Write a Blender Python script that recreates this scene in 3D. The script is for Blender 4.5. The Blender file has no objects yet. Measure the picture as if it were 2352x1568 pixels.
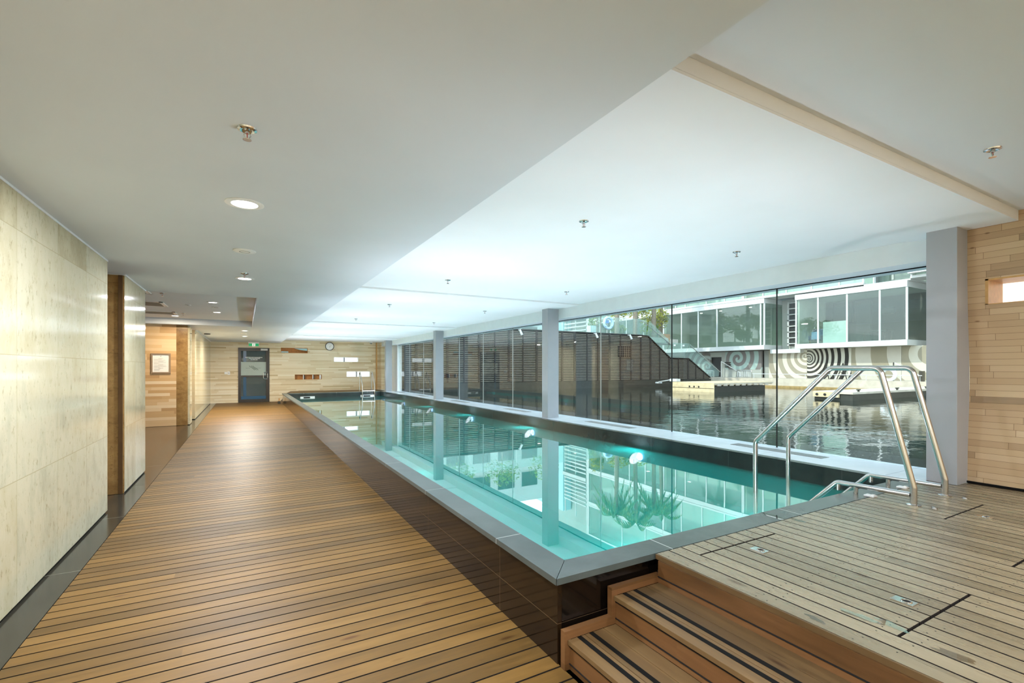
import bpy, bmesh, math, random
from mathutils import Vector, Matrix
random.seed(7)
S = bpy.context.scene
COL = S.collection
PI = math.pi

# ------------------------------------------------------------------ camera
cam = bpy.data.cameras.new('camera'); cam.sensor_width = 36.0; cam.sensor_fit = 'HORIZONTAL'
cam.lens = 1092.0 * 36.0 / 2352.0
cam.shift_y = (845.0 - 784.0) / 2352.0
cam.clip_start = 0.05; cam.clip_end = 400
camo = bpy.data.objects.new('camera', cam); COL.objects.link(camo)
camo.location = (0, 0, 1.45); camo.rotation_euler = (math.radians(90), 0, -math.radians(29.35))
S.camera = camo
# ------------------------------------------------------------------ view
S.view_settings.view_transform = 'Standard'; S.view_settings.look = 'None'
S.view_settings.gamma = 1.0; S.view_settings.use_curve_mapping = False
S.view_settings.exposure = 1.98
try:
    S.cycles.max_bounces = 14; S.cycles.diffuse_bounces = 6; S.cycles.glossy_bounces = 6
    S.cycles.transparent_max_bounces = 24; S.cycles.transmission_bounces = 6
    S.cycles.caustics_reflective = True; S.cycles.caustics_refractive = False
    S.cycles.sample_clamp_indirect = 4.0; S.cycles.blur_glossy = 1.0
    S.cycles.use_denoising = True
except Exception:
    pass
# ------------------------------------------------------------------ sky and sun
SKY = 1.15; SUN = 1.1; LAMP = 23.0; POOL = 23.5
world = bpy.data.worlds.new('sky'); S.world = world; world.use_nodes = True
wn = world.node_tree; bgn = wn.nodes['Background']
tc = wn.nodes.new('ShaderNodeTexCoord'); sx = wn.nodes.new('ShaderNodeSeparateXYZ'); wr = wn.nodes.new('ShaderNodeValToRGB')
wn.links.new(tc.outputs['Generated'], sx.inputs[0]); wn.links.new(sx.outputs['Z'], wr.inputs[0])
wr.color_ramp.elements[0].position = 0.0; wr.color_ramp.elements[0].color = (.92, .96, 1.0, 1)
wr.color_ramp.elements[1].position = 0.8; wr.color_ramp.elements[1].color = (.50, .68, .95, 1)
wn.links.new(wr.outputs[0], bgn.inputs[0]); bgn.inputs[1].default_value = SKY
sl = bpy.data.lights.new('sun', 'SUN'); sl.energy = SUN; sl.angle = math.radians(.6); sl.color = (1, .96, .89)
so = bpy.data.objects.new('sun', sl); COL.objects.link(so)
so.location = (-20, 10, 30)
el = math.radians(41); az = math.radians(-14)
so.rotation_euler = Vector((math.cos(el) * math.cos(az), math.cos(el) * math.sin(az), -math.sin(el))).to_track_quat('-Z', 'Y').to_euler()


# ------------------------------------------------------------------ helpers
def C(h):
    v = [int(h[i:i + 2], 16) / 255 for i in (0, 2, 4)]
    return tuple((c / 12.92 if c <= .04045 else ((c + .055) / 1.055) ** 2.4) for c in v) + (1.0,)

class G:
    """small node-tree writer"""
    def __init__(s, name):
        s.m = bpy.data.materials.new(name); s.m.use_nodes = True
        s.t = s.m.node_tree; s.t.nodes.clear()
        s.out = s.t.nodes.new('ShaderNodeOutputMaterial')
    def n(s, typ, **k):
        nd = s.t.nodes.new(typ)
        for a, b in k.items(): setattr(nd, a, b)
        return nd
    def put(s, sock, v):
        if hasattr(v, 'is_linked') or isinstance(v, bpy.types.NodeSocket): s.t.links.new(v, sock)
        else: sock.default_value = v
    def pos(s): return s.n('ShaderNodeNewGeometry').outputs['Position']
    def sep(s, v):
        q = s.n('ShaderNodeSeparateXYZ'); s.put(q.inputs[0], v); return q.outputs
    def xyz(s, x, y, z):
        q = s.n('ShaderNodeCombineXYZ'); s.put(q.inputs[0], x); s.put(q.inputs[1], y); s.put(q.inputs[2], z); return q.outputs[0]
    def ma(s, op, a, b=None, c=None):
        q = s.n('ShaderNodeMath', operation=op); s.put(q.inputs[0], a)
        if b is not None: s.put(q.inputs[1], b)
        if c is not None: s.put(q.inputs[2], c)
        return q.outputs[0]
    def noise(s, v, scale, detail=3, rough=.5):
        q = s.n('ShaderNodeTexNoise'); s.put(q.inputs['Vector'], v); q.inputs['Scale'].default_value = scale
        q.inputs['Detail'].default_value = detail; q.inputs['Roughness'].default_value = rough; return q.outputs['Fac']
    def wn(s, v):
        q = s.n('ShaderNodeTexWhiteNoise', noise_dimensions='3D'); s.put(q.inputs['Vector'], v); return q.outputs['Value']
    def ramp(s, f, stops, const=False):
        q = s.n('ShaderNodeValToRGB'); s.put(q.inputs[0], f); r = q.color_ramp
        if const: r.interpolation = 'CONSTANT'
        while len(r.elements) < len(stops): r.elements.new(.5)
        for e, (p, c) in zip(r.elements, stops):
            e.position = p; e.color = c if len(c) == 4 else tuple(c) + (1,)
        return q.outputs[0]
    def mix(s, f, a, b, blend='MIX'):
        q = s.n('ShaderNodeMix', data_type='RGBA', blend_type=blend)
        s.put(q.inputs[0], f); s.put(q.inputs[6], a); s.put(q.inputs[7], b); return q.outputs[2]
    def bump(s, h, st, dist=.01):
        q = s.n('ShaderNodeBump'); q.inputs['Strength'].default_value = st; q.inputs['Distance'].default_value = dist
        s.put(q.inputs['Height'], h); return q.outputs[0]
    def bsdf(s, col, rough=.5, metal=0.0, normal=None, spec=None, emit=None, estr=0):
        q = s.n('ShaderNodeBsdfPrincipled'); s.put(q.inputs['Base Color'], col); s.put(q.inputs['Roughness'], rough)
        s.put(q.inputs['Metallic'], metal)
        if normal is not None: s.put(q.inputs['Normal'], normal)
        if spec is not None: q.inputs['Specular IOR Level'].default_value = spec
        if emit is not None: q.inputs['Emission Color'].default_value = emit; q.inputs['Emission Strength'].default_value = estr
        return q.outputs[0]
    def done(s, sh): s.put(s.out.inputs[0], sh); return s.m

MATS = {}
def plain(name, h, rough=.5, metal=0.0, spec=None, var=.06, scale=6.0, emit=None, estr=0):
    g = G(name); c = C(h)
    n = g.noise(g.pos(), scale, 3)
    lo = tuple(x * (1 - var) for x in c[:3]); hi = tuple(min(1, x * (1 + var)) for x in c[:3])
    g.done(g.bsdf(g.ramp(n, [(.3, lo), (.7, hi)]), rough, metal, None, spec, emit, estr)); MATS[name] = g.m
    return g.m

def glass(name, tint, ior=1.5, film=0.0, filmcol=(.7, .9, .85, 1), rough=0.0, boost=1.0):
    g = G(name)
    fr = g.n('ShaderNodeFresnel')      # same reflectance on entering and leaving the thin sheet
    bk = g.n('ShaderNodeNewGeometry').outputs['Backfacing']
    g.put(fr.inputs[0], g.ma('MULTIPLY_ADD', bk, 1 / ior - ior, ior))
    tr = g.n('ShaderNodeBsdfTransparent'); tr.inputs[0].default_value = tint
    body = tr.outputs[0]
    if film > 0:
        df = g.n('ShaderNodeBsdfDiffuse'); df.inputs[0].default_value = filmcol
        mx = g.n('ShaderNodeMixShader'); mx.inputs[0].default_value = film
        g.put(mx.inputs[1], body); g.put(mx.inputs[2], df.outputs[0]); body = mx.outputs[0]
    gl = g.n('ShaderNodeBsdfAnisotropic') if False else g.n('ShaderNodeBsdfGlossy'); gl.inputs['Roughness'].default_value = rough
    m2 = g.n('ShaderNodeMixShader'); f = g.ma('MULTIPLY', fr.outputs[0], boost)
    g.put(m2.inputs[0], f); g.put(m2.inputs[1], body); g.put(m2.inputs[2], gl.outputs[0])
    MATS[name] = g.done(m2.outputs[0]); return g.m

def deckmat(name, axis, pitch, off, stops, seglen=2.4, rough=.42, spec=.5):
    """boards numbered along `axis`, grain along the other axis"""
    g = G(name); p = g.sep(g.pos()); a, b = {'x': (p[0], p[1]), 'y': (p[1], p[0]), 'z': (p[2], p[1])}[axis]
    i = g.ma('FLOOR', g.ma('DIVIDE', g.ma('SUBTRACT', a, off), pitch))
    h = g.wn(g.xyz(i, 3.3, 1.7))
    seg = g.ma('FLOOR', g.ma('DIVIDE', g.ma('ADD', b, g.ma('MULTIPLY', h, 7.0)), seglen))
    h2 = g.wn(g.xyz(i, seg, 5.1))
    gr = g.noise(g.xyz(g.ma('MULTIPLY', a, 13.0), g.ma('ADD', g.ma('MULTIPLY', b, 1.1), g.ma('MULTIPLY', h2, 40.0)), p[2]), 3.0, 5, .62)
    big = g.noise(g.xyz(g.ma('MULTIPLY', a, 5.0), g.ma('ADD', g.ma('MULTIPLY', b, .8), g.ma('MULTIPLY', h2, 40.0)), 0.0), 1.6, 2)
    f = g.ma('ADD', g.ma('MULTIPLY', h2, .30), g.ma('ADD', g.ma('MULTIPLY', gr, .36), g.ma('MULTIPLY', big, .34)))
    col = g.ramp(f, stops)
    kn = g.n('ShaderNodeTexVoronoi'); kn.inputs['Scale'].default_value = 1.0
    g.put(kn.inputs['Vector'], g.xyz(g.ma('MULTIPLY', a, 7.0), g.ma('MULTIPLY', b, 1.9), i))
    kf = g.ramp(kn.outputs['Distance'], [(.05, (.45, .3, .2)), (.12, (1, 1, 1))])
    col = g.mix(.8, col, kf, 'MULTIPLY')
    rg = g.ma('ADD', g.ma('MULTIPLY', gr, .25), rough - .12)
    MATS[name] = g.done(g.bsdf(col, rg, 0, g.bump(gr, .12, .004), spec)); return g.m

def claddmat(name, axis, rows, length, stops, mortar=.0008, rough=.45, mcol='a88860', bumpst=.3, knots=True):
    g = G(name); p = g.sep(g.pos()); a = p[0] if axis == 'x' else p[1]
    row = g.ma('FLOOR', g.ma('DIVIDE', p[2], rows)); hr = g.wn(g.xyz(row, 9.1, 2.2))
    L = g.ma('ADD', length, g.ma('MULTIPLY', hr, length * .8))
    u = g.ma('DIVIDE', g.ma('ADD', a, g.ma('MULTIPLY', hr, 31.0)), L)
    col_i = g.ma('FLOOR', u)
    h = g.wn(g.xyz(row, col_i, 4.4))
    gr = g.noise(g.xyz(g.ma('MULTIPLY', a, 2.0), g.ma('MULTIPLY', p[2], 40.0), h), 2.5, 4)
    col = g.ramp(g.ma('ADD', g.ma('MULTIPLY', h, .86), g.ma('MULTIPLY', gr, .14)), stops)
    # thin joints between boards
    fz = g.ma('MULTIPLY', g.ma('FRACT', g.ma('DIVIDE', p[2], rows)), rows)
    fu = g.ma('MULTIPLY', g.ma('FRACT', u), L)
    jt = g.ma('MINIMUM', fz, fu)
    jm = g.ma('LESS_THAN', jt, mortar)
    col = g.mix(jm, col, C(mcol))
    if knots:
        kn = g.n('ShaderNodeTexVoronoi'); kn.inputs['Scale'].default_value = 1.0
        g.put(kn.inputs['Vector'], g.xyz(g.ma('MULTIPLY', a, 4.0), g.ma('MULTIPLY', p[2], 9.0), 0.0))
        col = g.mix(.7, col, g.ramp(kn.outputs['Distance'], [(.035, (.35, .22, .12)), (.09, (1, 1, 1))]), 'MULTIPLY')
    MATS[name] = g.done(g.bsdf(col, rough, 0, g.bump(g.ma('ADD', h, g.ma('MULTIPLY', jm, -1.0)), bumpst, .003))); return g.m

# ---- materials
g = G('paint_ceiling'); n = g.noise(g.pos(), 1.2, 4)
MATS['ceil'] = g.done(g.bsdf(g.ramp(n, [(.3, C('e6e7e6')), (.7, C('ebecec'))]), .75))
g = G('soffit_shade_tone'); n = g.noise(g.pos(), 1.2, 4)
MATS['soffit'] = g.done(g.bsdf(g.ramp(n, [(.3, C('d0d5d9')), (.7, C('d5dade'))]), .75))  # greyer, bluer than the pool ceiling: dimmer light put into the colour
g = G('panel_shade_tone'); n = g.noise(g.pos(), 1.2, 4)
MATS['panel'] = g.done(g.bsdf(g.ramp(n, [(.3, C('d4d9dd')), (.7, C('d9dee2'))]), .75))  # in-between white: the panel's weaker light is painted into its tone
plain('white_paint', 'eceded', .55, var=.02); plain('grey_column', 'a3a5a9', .35, var=.02)
plain('fascia', 'e2e6e6', .6, var=.02)

def stone(name, stops, blot, rough, jy0=3.99, jy=.727, jz=.7635, joint='b3a781', axis='y', vs=1.0, tone=.22):
    g = G(name); p = g.sep(g.pos()); a = p[1] if axis == 'y' else p[0]
    iy = g.ma('DIVIDE', g.ma('SUBTRACT', a, jy0), jy); iz = g.ma('DIVIDE', p[2], jz)
    h = g.wn(g.xyz(g.ma('FLOOR', iy), g.ma('FLOOR', iz), 2.0))
    v = g.xyz(g.ma('ADD', g.ma('MULTIPLY', a, 2.6), g.ma('MULTIPLY', h, 17.0)), g.ma('MULTIPLY', p[2], 1.25 * vs), h)
    n1 = g.noise(v, 2.2, 8, .72); n2 = g.noise(v, 11.0, 6, .75); n3 = g.noise(v, 1.2, 2)
    f = g.ma('ADD', g.ma('MULTIPLY', n1, .5), g.ma('ADD', g.ma('MULTIPLY', n3, .5 - tone), g.ma('MULTIPLY', h, tone)))
    col = g.ramp(f, stops)
    col = g.mix(g.ramp(n2, [(.56, (0, 0, 0)), (.70, (.7, .7, .7))]), col, C(blot))
    fy = g.ma('MULTIPLY', g.ma('FRACT', iy), jy); fz = g.ma('MULTIPLY', g.ma('FRACT', iz), jz)
    jm = g.ma('LESS_THAN', g.ma('MINIMUM', fy, fz), .0045)
    col = g.mix(jm, col, C(joint))
    MATS[name] = g.done(g.bsdf(col, rough, 0, None, .3)); return g.m
stone('travertine', [(.3, C('aca07a')), (.43, C('c6ba96')), (.58, C('d2c8a8')), (.72, C('b9b294'))], '93845a', .07)
stone('brown_stone', [(.3, C('6a4c26')), (.45, C('8f6c3e')), (.58, C('a9854f')), (.75, C('7c5c34'))], '4a3218', .3, 0, 50, .81, '7c6038', 'x', 2.6, .05)

LIGHT = [(.0, C('bda47a')), (.10, C('cbb48a')), (.22, C('dcc8a2')), (.5, C('e2d1ae')), (.8, C('e8dabd')), (1., C('eee3cb'))]
claddmat('wood_cladding_far', 'x', .058, .75, LIGHT, .0015, knots=False, mcol='c9b184')
claddmat('wood_cladding_left', 'x', .075, .7, [(.0, C('b48a5a')), (.2, C('cba06a')), (.5, C('dcb684')), (.85, C('e6c79a')), (1., C('f0dcb8'))], .0015, knots=False, mcol='c09860')
claddmat('wood_cladding_right', 'y', .0545, .34, [(.0, C('86715a')), (.12, C('a98d6c')), (.4, C('bd9f7b')), (.8, C('c5a985')), (1., C('cfb592'))], .0022, mcol='6e5434')
deckmat('deck_low', 'y', .1, 0.0, [(.2, C('4c391a')), (.42, C('624821')), (.6, C('765729')), (.85, C('8d6b39'))], 9.0, .47, .22)
deckmat('deck_high', 'x', .0975, 1.967, [(.2, C('6c6049')), (.42, C('80745c')), (.6, C('91846a')), (.85, C('a5987e'))], 3.6, .28, .6)
deckmat('step_wood', 'x', .11, .02, [(.25, C('45331c')), (.42, C('5c4629')), (.6, C('6f5534')), (.8, C('80653f'))], 9.0, .45)
deckmat('riser_wood', 'z', .144, .029, [(.25, C('432a14')), (.42, C('5e3f20')), (.6, C('724d2b')), (.8, C('845e38'))], 7.0, .45)

def tilemat(name, base, dark, rough, joints, jcol, jw=.003, spec=.5):
    """joints: list of (axis index, offset, pitch)"""
    g = G(name); P = g.pos(); p = g.sep(P)
    n = g.noise(P, 3.0, 5, .6)
    col = g.ramp(n, [(.3, C(dark)), (.7, C(base))])
    for ax, off, pitch in joints:
        fr = g.ma('MULTIPLY', g.ma('FRACT', g.ma('DIVIDE', g.ma('SUBTRACT', p[ax], off), pitch)), pitch)
        col = g.mix(g.ma('LESS_THAN', fr, jw), col, C(jcol))
    MATS[name] = g.done(g.bsdf(col, rough, 0, None, spec)); return g.m
tilemat('coping_slate_left', '5a625f', '474f4c', .30, [(1, 2.52, 1.277)], 'b9bcb6', .006)
tilemat('coping_slate_near', '5a625f', '474f4c', .26, [(0, 2.10, 1.27)], 'b9bcb6', .006)
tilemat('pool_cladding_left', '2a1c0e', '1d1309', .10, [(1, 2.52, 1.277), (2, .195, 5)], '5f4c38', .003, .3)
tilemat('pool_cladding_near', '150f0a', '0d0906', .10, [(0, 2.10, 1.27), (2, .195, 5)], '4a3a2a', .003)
tilemat('black_tile', '26302f', '1a2222', .22, [(1, 2.52, 1.277)], '3d4543', .005)
tilemat('black_tile_far', '26302f', '1a2222', .22, [(0, 2.1, 1.27)], '3d4543', .005)
tilemat('sill_stone', 'e2e4e6', 'd2d5d8', .22, [(1, 2.2, 1.277)], '9a9ca0', .006)
tilemat('border_tile', '3c392f', '2e2c25', .16, [(1, 3.07, 1.42)], '8a8472', .005)
tilemat('corridor_tile', '4e3b29', '38291c', .18, [(0, -1.02, .3), (1, .2, .6)], '7e6a54', .004)
tilemat('teal_tile', '0c948c', '0a8f87', .4, [(0, 0, .3), (1, 0, .3)], '0e9890', .006)
plain('steel', 'c6c4c0', .22, 1.0, var=.03); plain('chrome', 'd8d8d8', .1, 1.0, var=.02); plain('dull_metal', '8e8c86', .4, 1.0)
plain('white_plastic', 'f0f0ee', .4, var=.02); plain('black_rubber', '0b0a08', .8, var=.1, spec=.2)
plain('dark_frame', '2c251b', .35, var=.05); plain('dark_metal', '24241f', .45, .3)
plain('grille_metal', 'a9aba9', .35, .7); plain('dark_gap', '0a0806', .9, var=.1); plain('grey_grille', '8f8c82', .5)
plain('board_side_shade', '1e150c', .9, var=.2); plain('brown_edge', '5a4024', .3, var=.2); plain('niche_wood', 'c8873c', .45, var=.15, scale=14); plain('frame_wood', 'c99c5c', .4, var=.1, scale=20)
plain('paper', 'efe9dc', .6, var=.01); plain('print_grey', 'b9b3a6', .7, var=.02); plain('picture_frame', 'b3997c', .28, .4)
plain('green_sign', '12a060', .4, var=.02, emit=C('18b070'), estr=.12); plain('white_sign', 'f4f4f0', .4, var=.01, emit=(1, 1, 1, 1), estr=.1)
plain('lamp_lens', 'ffffff', .4, var=0, emit=(1, .97, .9, 1), estr=4.0)
plain('lit_window', 'ffffff', .4, var=0, emit=(.90, .98, 1, 1), estr=.26)
plain('pool_lamp', 'ffffff', .3, var=0, emit=(.38, .42, 1, 1), estr=6)
plain('pale_blue_paint', 'a9d2d6', .5, var=.02)
plain('white_concrete', 'cfcbc0', .8, var=.06, scale=2); plain('quay_concrete', 'b3a693', .85, var=.14, scale=3)
plain('facade_white', 'bcbcb8', .5, var=.02); plain('blind_white', 'dcdedc', .7, var=.02); plain('facade_grey', '9b9c94', .75, var=.05, scale=1.5); plain('interior_wall', 'a3a89e', .8, var=.06, scale=1.4)
plain('wet_concrete', '2a2a22', .6, var=.3, scale=5); plain('wood_dock', 'c0ab85', .7, var=.15, scale=5); plain('slat_wood', '716a5d', .7, var=.14, scale=5)
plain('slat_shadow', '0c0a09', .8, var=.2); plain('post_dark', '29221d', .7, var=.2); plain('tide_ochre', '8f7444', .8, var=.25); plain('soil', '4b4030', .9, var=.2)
plain('trunk_bark', '776a58', .85, var=.25, scale=12); plain('blue_fabric', '1f4f7c', .7, var=.1); plain('light_blue', '6f97c4', .7, var=.05)
plain('dark_interior', '1d2022', .6, var=.2); plain('rope', 'd9d6cb', .7); plain('ring_white', 'e9ebea', .45, var=.03); plain('ring_blue', 'a9c8d8', .45, var=.05)
plain('planter_white', 'd4dcdc', .5, var=.02); plain('clock_black', '2a2219', .4); plain('clock_face', 'f1efe9', .5, var=.01)
plain('promenade', 'b5b0a4', .8, var=.08); plain('blue_glass_film', '0f4d70', .3, var=.05)
plain('frost', 'a7b5ac', .5, var=.02); plain('logo_grey', '3a4a40', .6, var=.05)
glass('clear_glass', (.90, .955, .935, 1), 1.45)
glass('wet_film', (.93, .92, .9, 1), 1.9)
glass('door_glass', (.5, .6, .65, 1), 1.5, .6, (.11, .15, .155, 1))
glass('tinted_glass', (.80, .87, .83, 1), 1.5, .05, (.3, .36, .33, 1), .01, 1.1)
glass('balustrade_glass', (.88, .96, .935, 1), 1.5, .13, (.6, .76, .72, 1))
for nm, c1, c2, c3 in (('leaf', '4f6b22', '6f8a2c', 'a8a63c'), ('palm_leaf', '3f6a3c', '5d8450', '9a9a58'), ('hedge_leaf', '5c6a1e', '8e8f2a', 'c2b445')):
    g = G(nm); oi = g.noise(g.pos(), 4.0, 2)
    df = g.n('ShaderNodeBsdfDiffuse'); tl = g.n('ShaderNodeBsdfTranslucent'); cc = g.ramp(oi, [(.3, C(c1)), (.5, C(c2)), (.72, C(c3))])
    g.put(df.inputs[0], cc); g.put(tl.inputs[0], cc); mx = g.n('ShaderNodeMixShader'); mx.inputs[0].default_value = .35
    g.put(mx.inputs[1], df.outputs[0]); g.put(mx.inputs[2], tl.outputs[0]); MATS[nm] = g.done(mx.outputs[0])

# pool water: clear teal body under a reflecting surface
g = G('pool_water')
fr = g.n('ShaderNodeFresnel'); bk = g.n('ShaderNodeNewGeometry').outputs['Backfacing']
g.put(fr.inputs[0], g.ma('MULTIPLY_ADD', bk, 1 / 2.1 - 2.1, 2.1))
tr = g.n('ShaderNodeBsdfTransparent'); tr.inputs[0].default_value = (.80, 1, .985, 1)
df = g.n('ShaderNodeBsdfDiffuse'); df.inputs[0].default_value = C('10b8ac')
mb = g.n('ShaderNodeMixShader'); mb.inputs[0].default_value = .32
g.put(mb.inputs[1], tr.outputs[0]); g.put(mb.inputs[2], df.outputs[0])
P = g.sep(g.pos()); nb = g.noise(g.xyz(P[0], P[1], 0.0), 1.1, 2)
bm_ = g.bump(nb, .05, .01); gl = g.n('ShaderNodeBsdfGlossy'); gl.inputs['Roughness'].default_value = 0.0; gl.inputs[0].default_value = (1, 1, 1, 1)
g.put(gl.inputs['Normal'], bm_)
mx = g.n('ShaderNodeMixShader'); g.put(mx.inputs[0], g.ma('MULTIPLY', fr.outputs[0], 1.25))
g.put(mx.inputs[1], mb.outputs[0]); g.put(mx.inputs[2], gl.outputs[0]); MATS['pool_water'] = g.done(mx.outputs[0])

g = G('canal_water'); P = g.sep(g.pos())
n1 = g.noise(g.xyz(g.ma('MULTIPLY', P[0], .9), g.ma('MULTIPLY', P[1], 1.3), 0.0), 1.3, 3, .5)
n2 = g.noise(g.xyz(P[0], g.ma('MULTIPLY', P[1], 1.6), 3.0), 6.0, 3, .5)
hh = g.ma('ADD', n1, g.ma('MULTIPLY', n2, .18))
patch = g.noise(g.xyz(P[0], P[1], 1.0), .16, 2)
MATS['canal_water'] = g.done(g.bsdf(C('18211a'), .02, 0, g.bump(hh, .32, .03), 1.0)); MATS['canal_water'].node_tree.nodes['Principled BSDF'].inputs['IOR'].default_value = 1.9

def muralmat(name, cy, cz, freq, powr, ca, cb, phase=0.0, sq=1.0):
    """painted rings spreading from one centre on a concrete panel"""
    g = G(name); P = g.pos(); p = g.sep(P)
    dy = g.ma('MULTIPLY', g.ma('SUBTRACT', p[1], cy), sq); dz = g.ma('SUBTRACT', p[2], cz)
    r = g.ma('SQRT', g.ma('ADD', g.ma('MULTIPLY', dy, dy), g.ma('MULTIPLY', dz, dz)))
    an = g.ma('DIVIDE', g.ma('ARCTAN2', dz, dy), 2 * PI)
    t = g.ma('ADD', g.ma('ADD', g.ma('MULTIPLY', g.ma('POWER', r, powr), freq), an), phase)
    k = g.ma('GREATER_THAN', g.ma('FRACT', t), .5)
    n = g.noise(P, 2.5, 4)
    a = g.mix(n, C(ca), tuple(x * .82 for x in C(ca)[:3]) + (1,)); b = g.mix(n, C(cb), tuple(x * .85 for x in C(cb)[:3]) + (1,))
    MATS[name] = g.done(g.bsdf(g.mix(k, a, b), .8)); return g.m
muralmat('mural_spiral', 17.74, 2.24, 3.6, .55, 'c6bfae', '958b78')
muralmat('mural_black', 17.49, 2.06, 6.4, .5, 'c8c2b2', '2c2924', 0, 1.15)
muralmat('mural_bands', 11.0, 2.6, .62, 1.0, 'b7b0a2', '8a816c', .15)
muralmat('mural_right', 11.2, 2.35, 1.25, .95, 'c0b8a6', '8d8470', .3)
muralmat('mural_teal', 22.62, 2.15, 2.0, .8, '9fb3ab', '77706c')
muralmat('mural_small', 25.3, 1.6, 2.6, .8, 'a9b2ac', '77716c')
M = MATS

ORG = {}
def props(o, label=None, cat=None, group=None, kind=None):
    if label: o['label'] = label
    if cat: o['category'] = cat
    if group: o['group'] = group
    if kind: o['kind'] = kind
    return o
def thing(name, loc, label=None, cat=None, group=None, kind=None):
    o = bpy.data.objects.new(name, None); o.empty_display_size = .1; COL.objects.link(o); o.location = loc
    ORG[o.name] = Vector(loc); return props(o, label, cat, group, kind)

class MB:
    def __init__(s): s.bm = bmesh.new()
    def box(s, x0, y0, z0, x1, y1, z1, bev=0.0):
        x0, x1 = sorted((x0, x1)); y0, y1 = sorted((y0, y1)); z0, z1 = sorted((z0, z1))
        v = [s.bm.verts.new(p) for p in ((x0, y0, z0), (x1, y0, z0), (x1, y1, z0), (x0, y1, z0), (x0, y0, z1), (x1, y0, z1), (x1, y1, z1), (x0, y1, z1))]
        fs = [s.bm.faces.new([v[i] for i in q]) for q in ((0, 3, 2, 1), (4, 5, 6, 7), (0, 1, 5, 4), (1, 2, 6, 5), (2, 3, 7, 6), (3, 0, 4, 7))]
        if bev > 0:
            es = list({e for f in fs for e in f.edges})
            bmesh.ops.bevel(s.bm, geom=es, offset=bev, segments=2, profile=.7, affect='EDGES')
        return s
    def prism(s, pts, d, vec=None):
        """pts: closed polygon of 3-d points, pushed along vector d"""
        d = Vector(d); a = [s.bm.verts.new(p) for p in pts]; b = [s.bm.verts.new(Vector(p) + d) for p in pts]
        s.bm.faces.new(a[::-1]); s.bm.faces.new(b); n = len(a)
        for i in range(n): s.bm.faces.new((a[i], a[(i + 1) % n], b[(i + 1) % n], b[i]))
        return s
    def tube(s, pts, r, seg=10, cap=True, r2=None):
        pts = [Vector(p) for p in pts]; n = len(pts); rings = []; prev = None
        for i, p in enumerate(pts):
            t = (pts[min(i + 1, n - 1)] - pts[max(i - 1, 0)]).normalized()
            if prev is None:
                up = Vector((0, 0, 1)) if abs(t.z) < .9 else Vector((1, 0, 0))
                u = t.cross(up).normalized()
            else:
                u = (prev - t * prev.dot(t)).normalized()
            w = t.cross(u); prev = u
            rr = r if r2 is None else r + (r2 - r) * i / (n - 1)
            rings.append([s.bm.verts.new(p + (u * math.cos(2 * PI * k / seg) + w * math.sin(2 * PI * k / seg)) * rr) for k in range(seg)])
        for a, b in zip(rings, rings[1:]):
            for k in range(seg): s.bm.faces.new((a[k], a[(k + 1) % seg], b[(k + 1) % seg], b[k]))
        if cap: s.bm.faces.new(rings[0][::-1]); s.bm.faces.new(rings[-1])
        return s
    def lathe(s, prof, c, axis='z', seg=24, closed=False):
        """prof: (radius, height) list turned round an axis through c"""
        c = Vector(c); ax = {'z': (Vector((1, 0, 0)), Vector((0, 1, 0)), Vector((0, 0, 1))), 'y': (Vector((1, 0, 0)), Vector((0, 0, 1)), Vector((0, -1, 0))),
                             'x': (Vector((0, 1, 0)), Vector((0, 0, 1)), Vector((1, 0, 0)))}[axis]
        rings = [[s.bm.verts.new(c + (ax[0] * math.cos(2 * PI * k / seg) + ax[1] * math.sin(2 * PI * k / seg)) * max(r, 1e-4) + ax[2] * h) for k in range(seg)] for r, h in prof]
        pr = list(zip(rings, rings[1:]))
        if closed: pr.append((rings[-1], rings[0]))
        for a, b in pr:
            for k in range(seg): s.bm.faces.new((a[k], a[(k + 1) % seg], b[(k + 1) % seg], b[k]))
        if not closed: s.bm.faces.new(rings[0][::-1]); s.bm.faces.new(rings[-1])
        return s
    def torus(s, c, R, r, axis='y', seg=32, m=10):
        prof = [(R + r * math.cos(2 * PI * j / m), r * math.sin(2 * PI * j / m)) for j in range(m)]
        return s.lathe(prof, c, axis, seg, closed=True)
    def build(s, name, mat, parent=None, smooth=False, edge=False, **kw):
        bmesh.ops.recalc_face_normals(s.bm, faces=s.bm.faces[:])
        if parent is not None: org = ORG[parent.name]
        else:
            vs = [v.co for v in s.bm.verts]
            org = Vector(((min(v.x for v in vs) + max(v.x for v in vs)) / 2, (min(v.y for v in vs) + max(v.y for v in vs)) / 2, min(v.z for v in vs)))
        for v in s.bm.verts: v.co -= org
        me = bpy.data.meshes.new(name)
        for f in s.bm.faces: f.smooth = smooth
        if edge:          # board sides coloured dark, painting in the shade of the gaps
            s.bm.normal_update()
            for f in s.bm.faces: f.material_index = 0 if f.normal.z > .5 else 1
        s.bm.to_mesh(me); s.bm.free()
        o = bpy.data.objects.new(name, me); COL.objects.link(o)
        for m_ in (mat if isinstance(mat, (list, tuple)) else [mat]): me.materials.append(M[m_] if isinstance(m_, str) else m_)
        if smooth:
            try: me.set_sharp_from_angle(angle=math.radians(40))
            except Exception: pass
        if parent is not None: o.parent = parent
        else: o.location = org
        ORG[o.name] = org
        return props(o, **kw)
def BX(*a, bev=0.0): return MB().box(*a, bev=bev)
def struct(name, mb, mat, parent=None, **kw):
    o = mb.build(name, mat, parent, **kw)
    if parent is None: o['kind'] = 'structure'
    return o
def dup(root, loc, label=None, group=None):
    r = root.copy(); COL.objects.link(r); r.location = loc
    if label: r['label'] = label
    if group: r['group'] = group
    for ch in list(root.children):
        c = ch.copy(); COL.objects.link(c); c.parent = r
        for gch in ch.children:
            d = gch.copy(); COL.objects.link(d); d.parent = c
    return r
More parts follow.
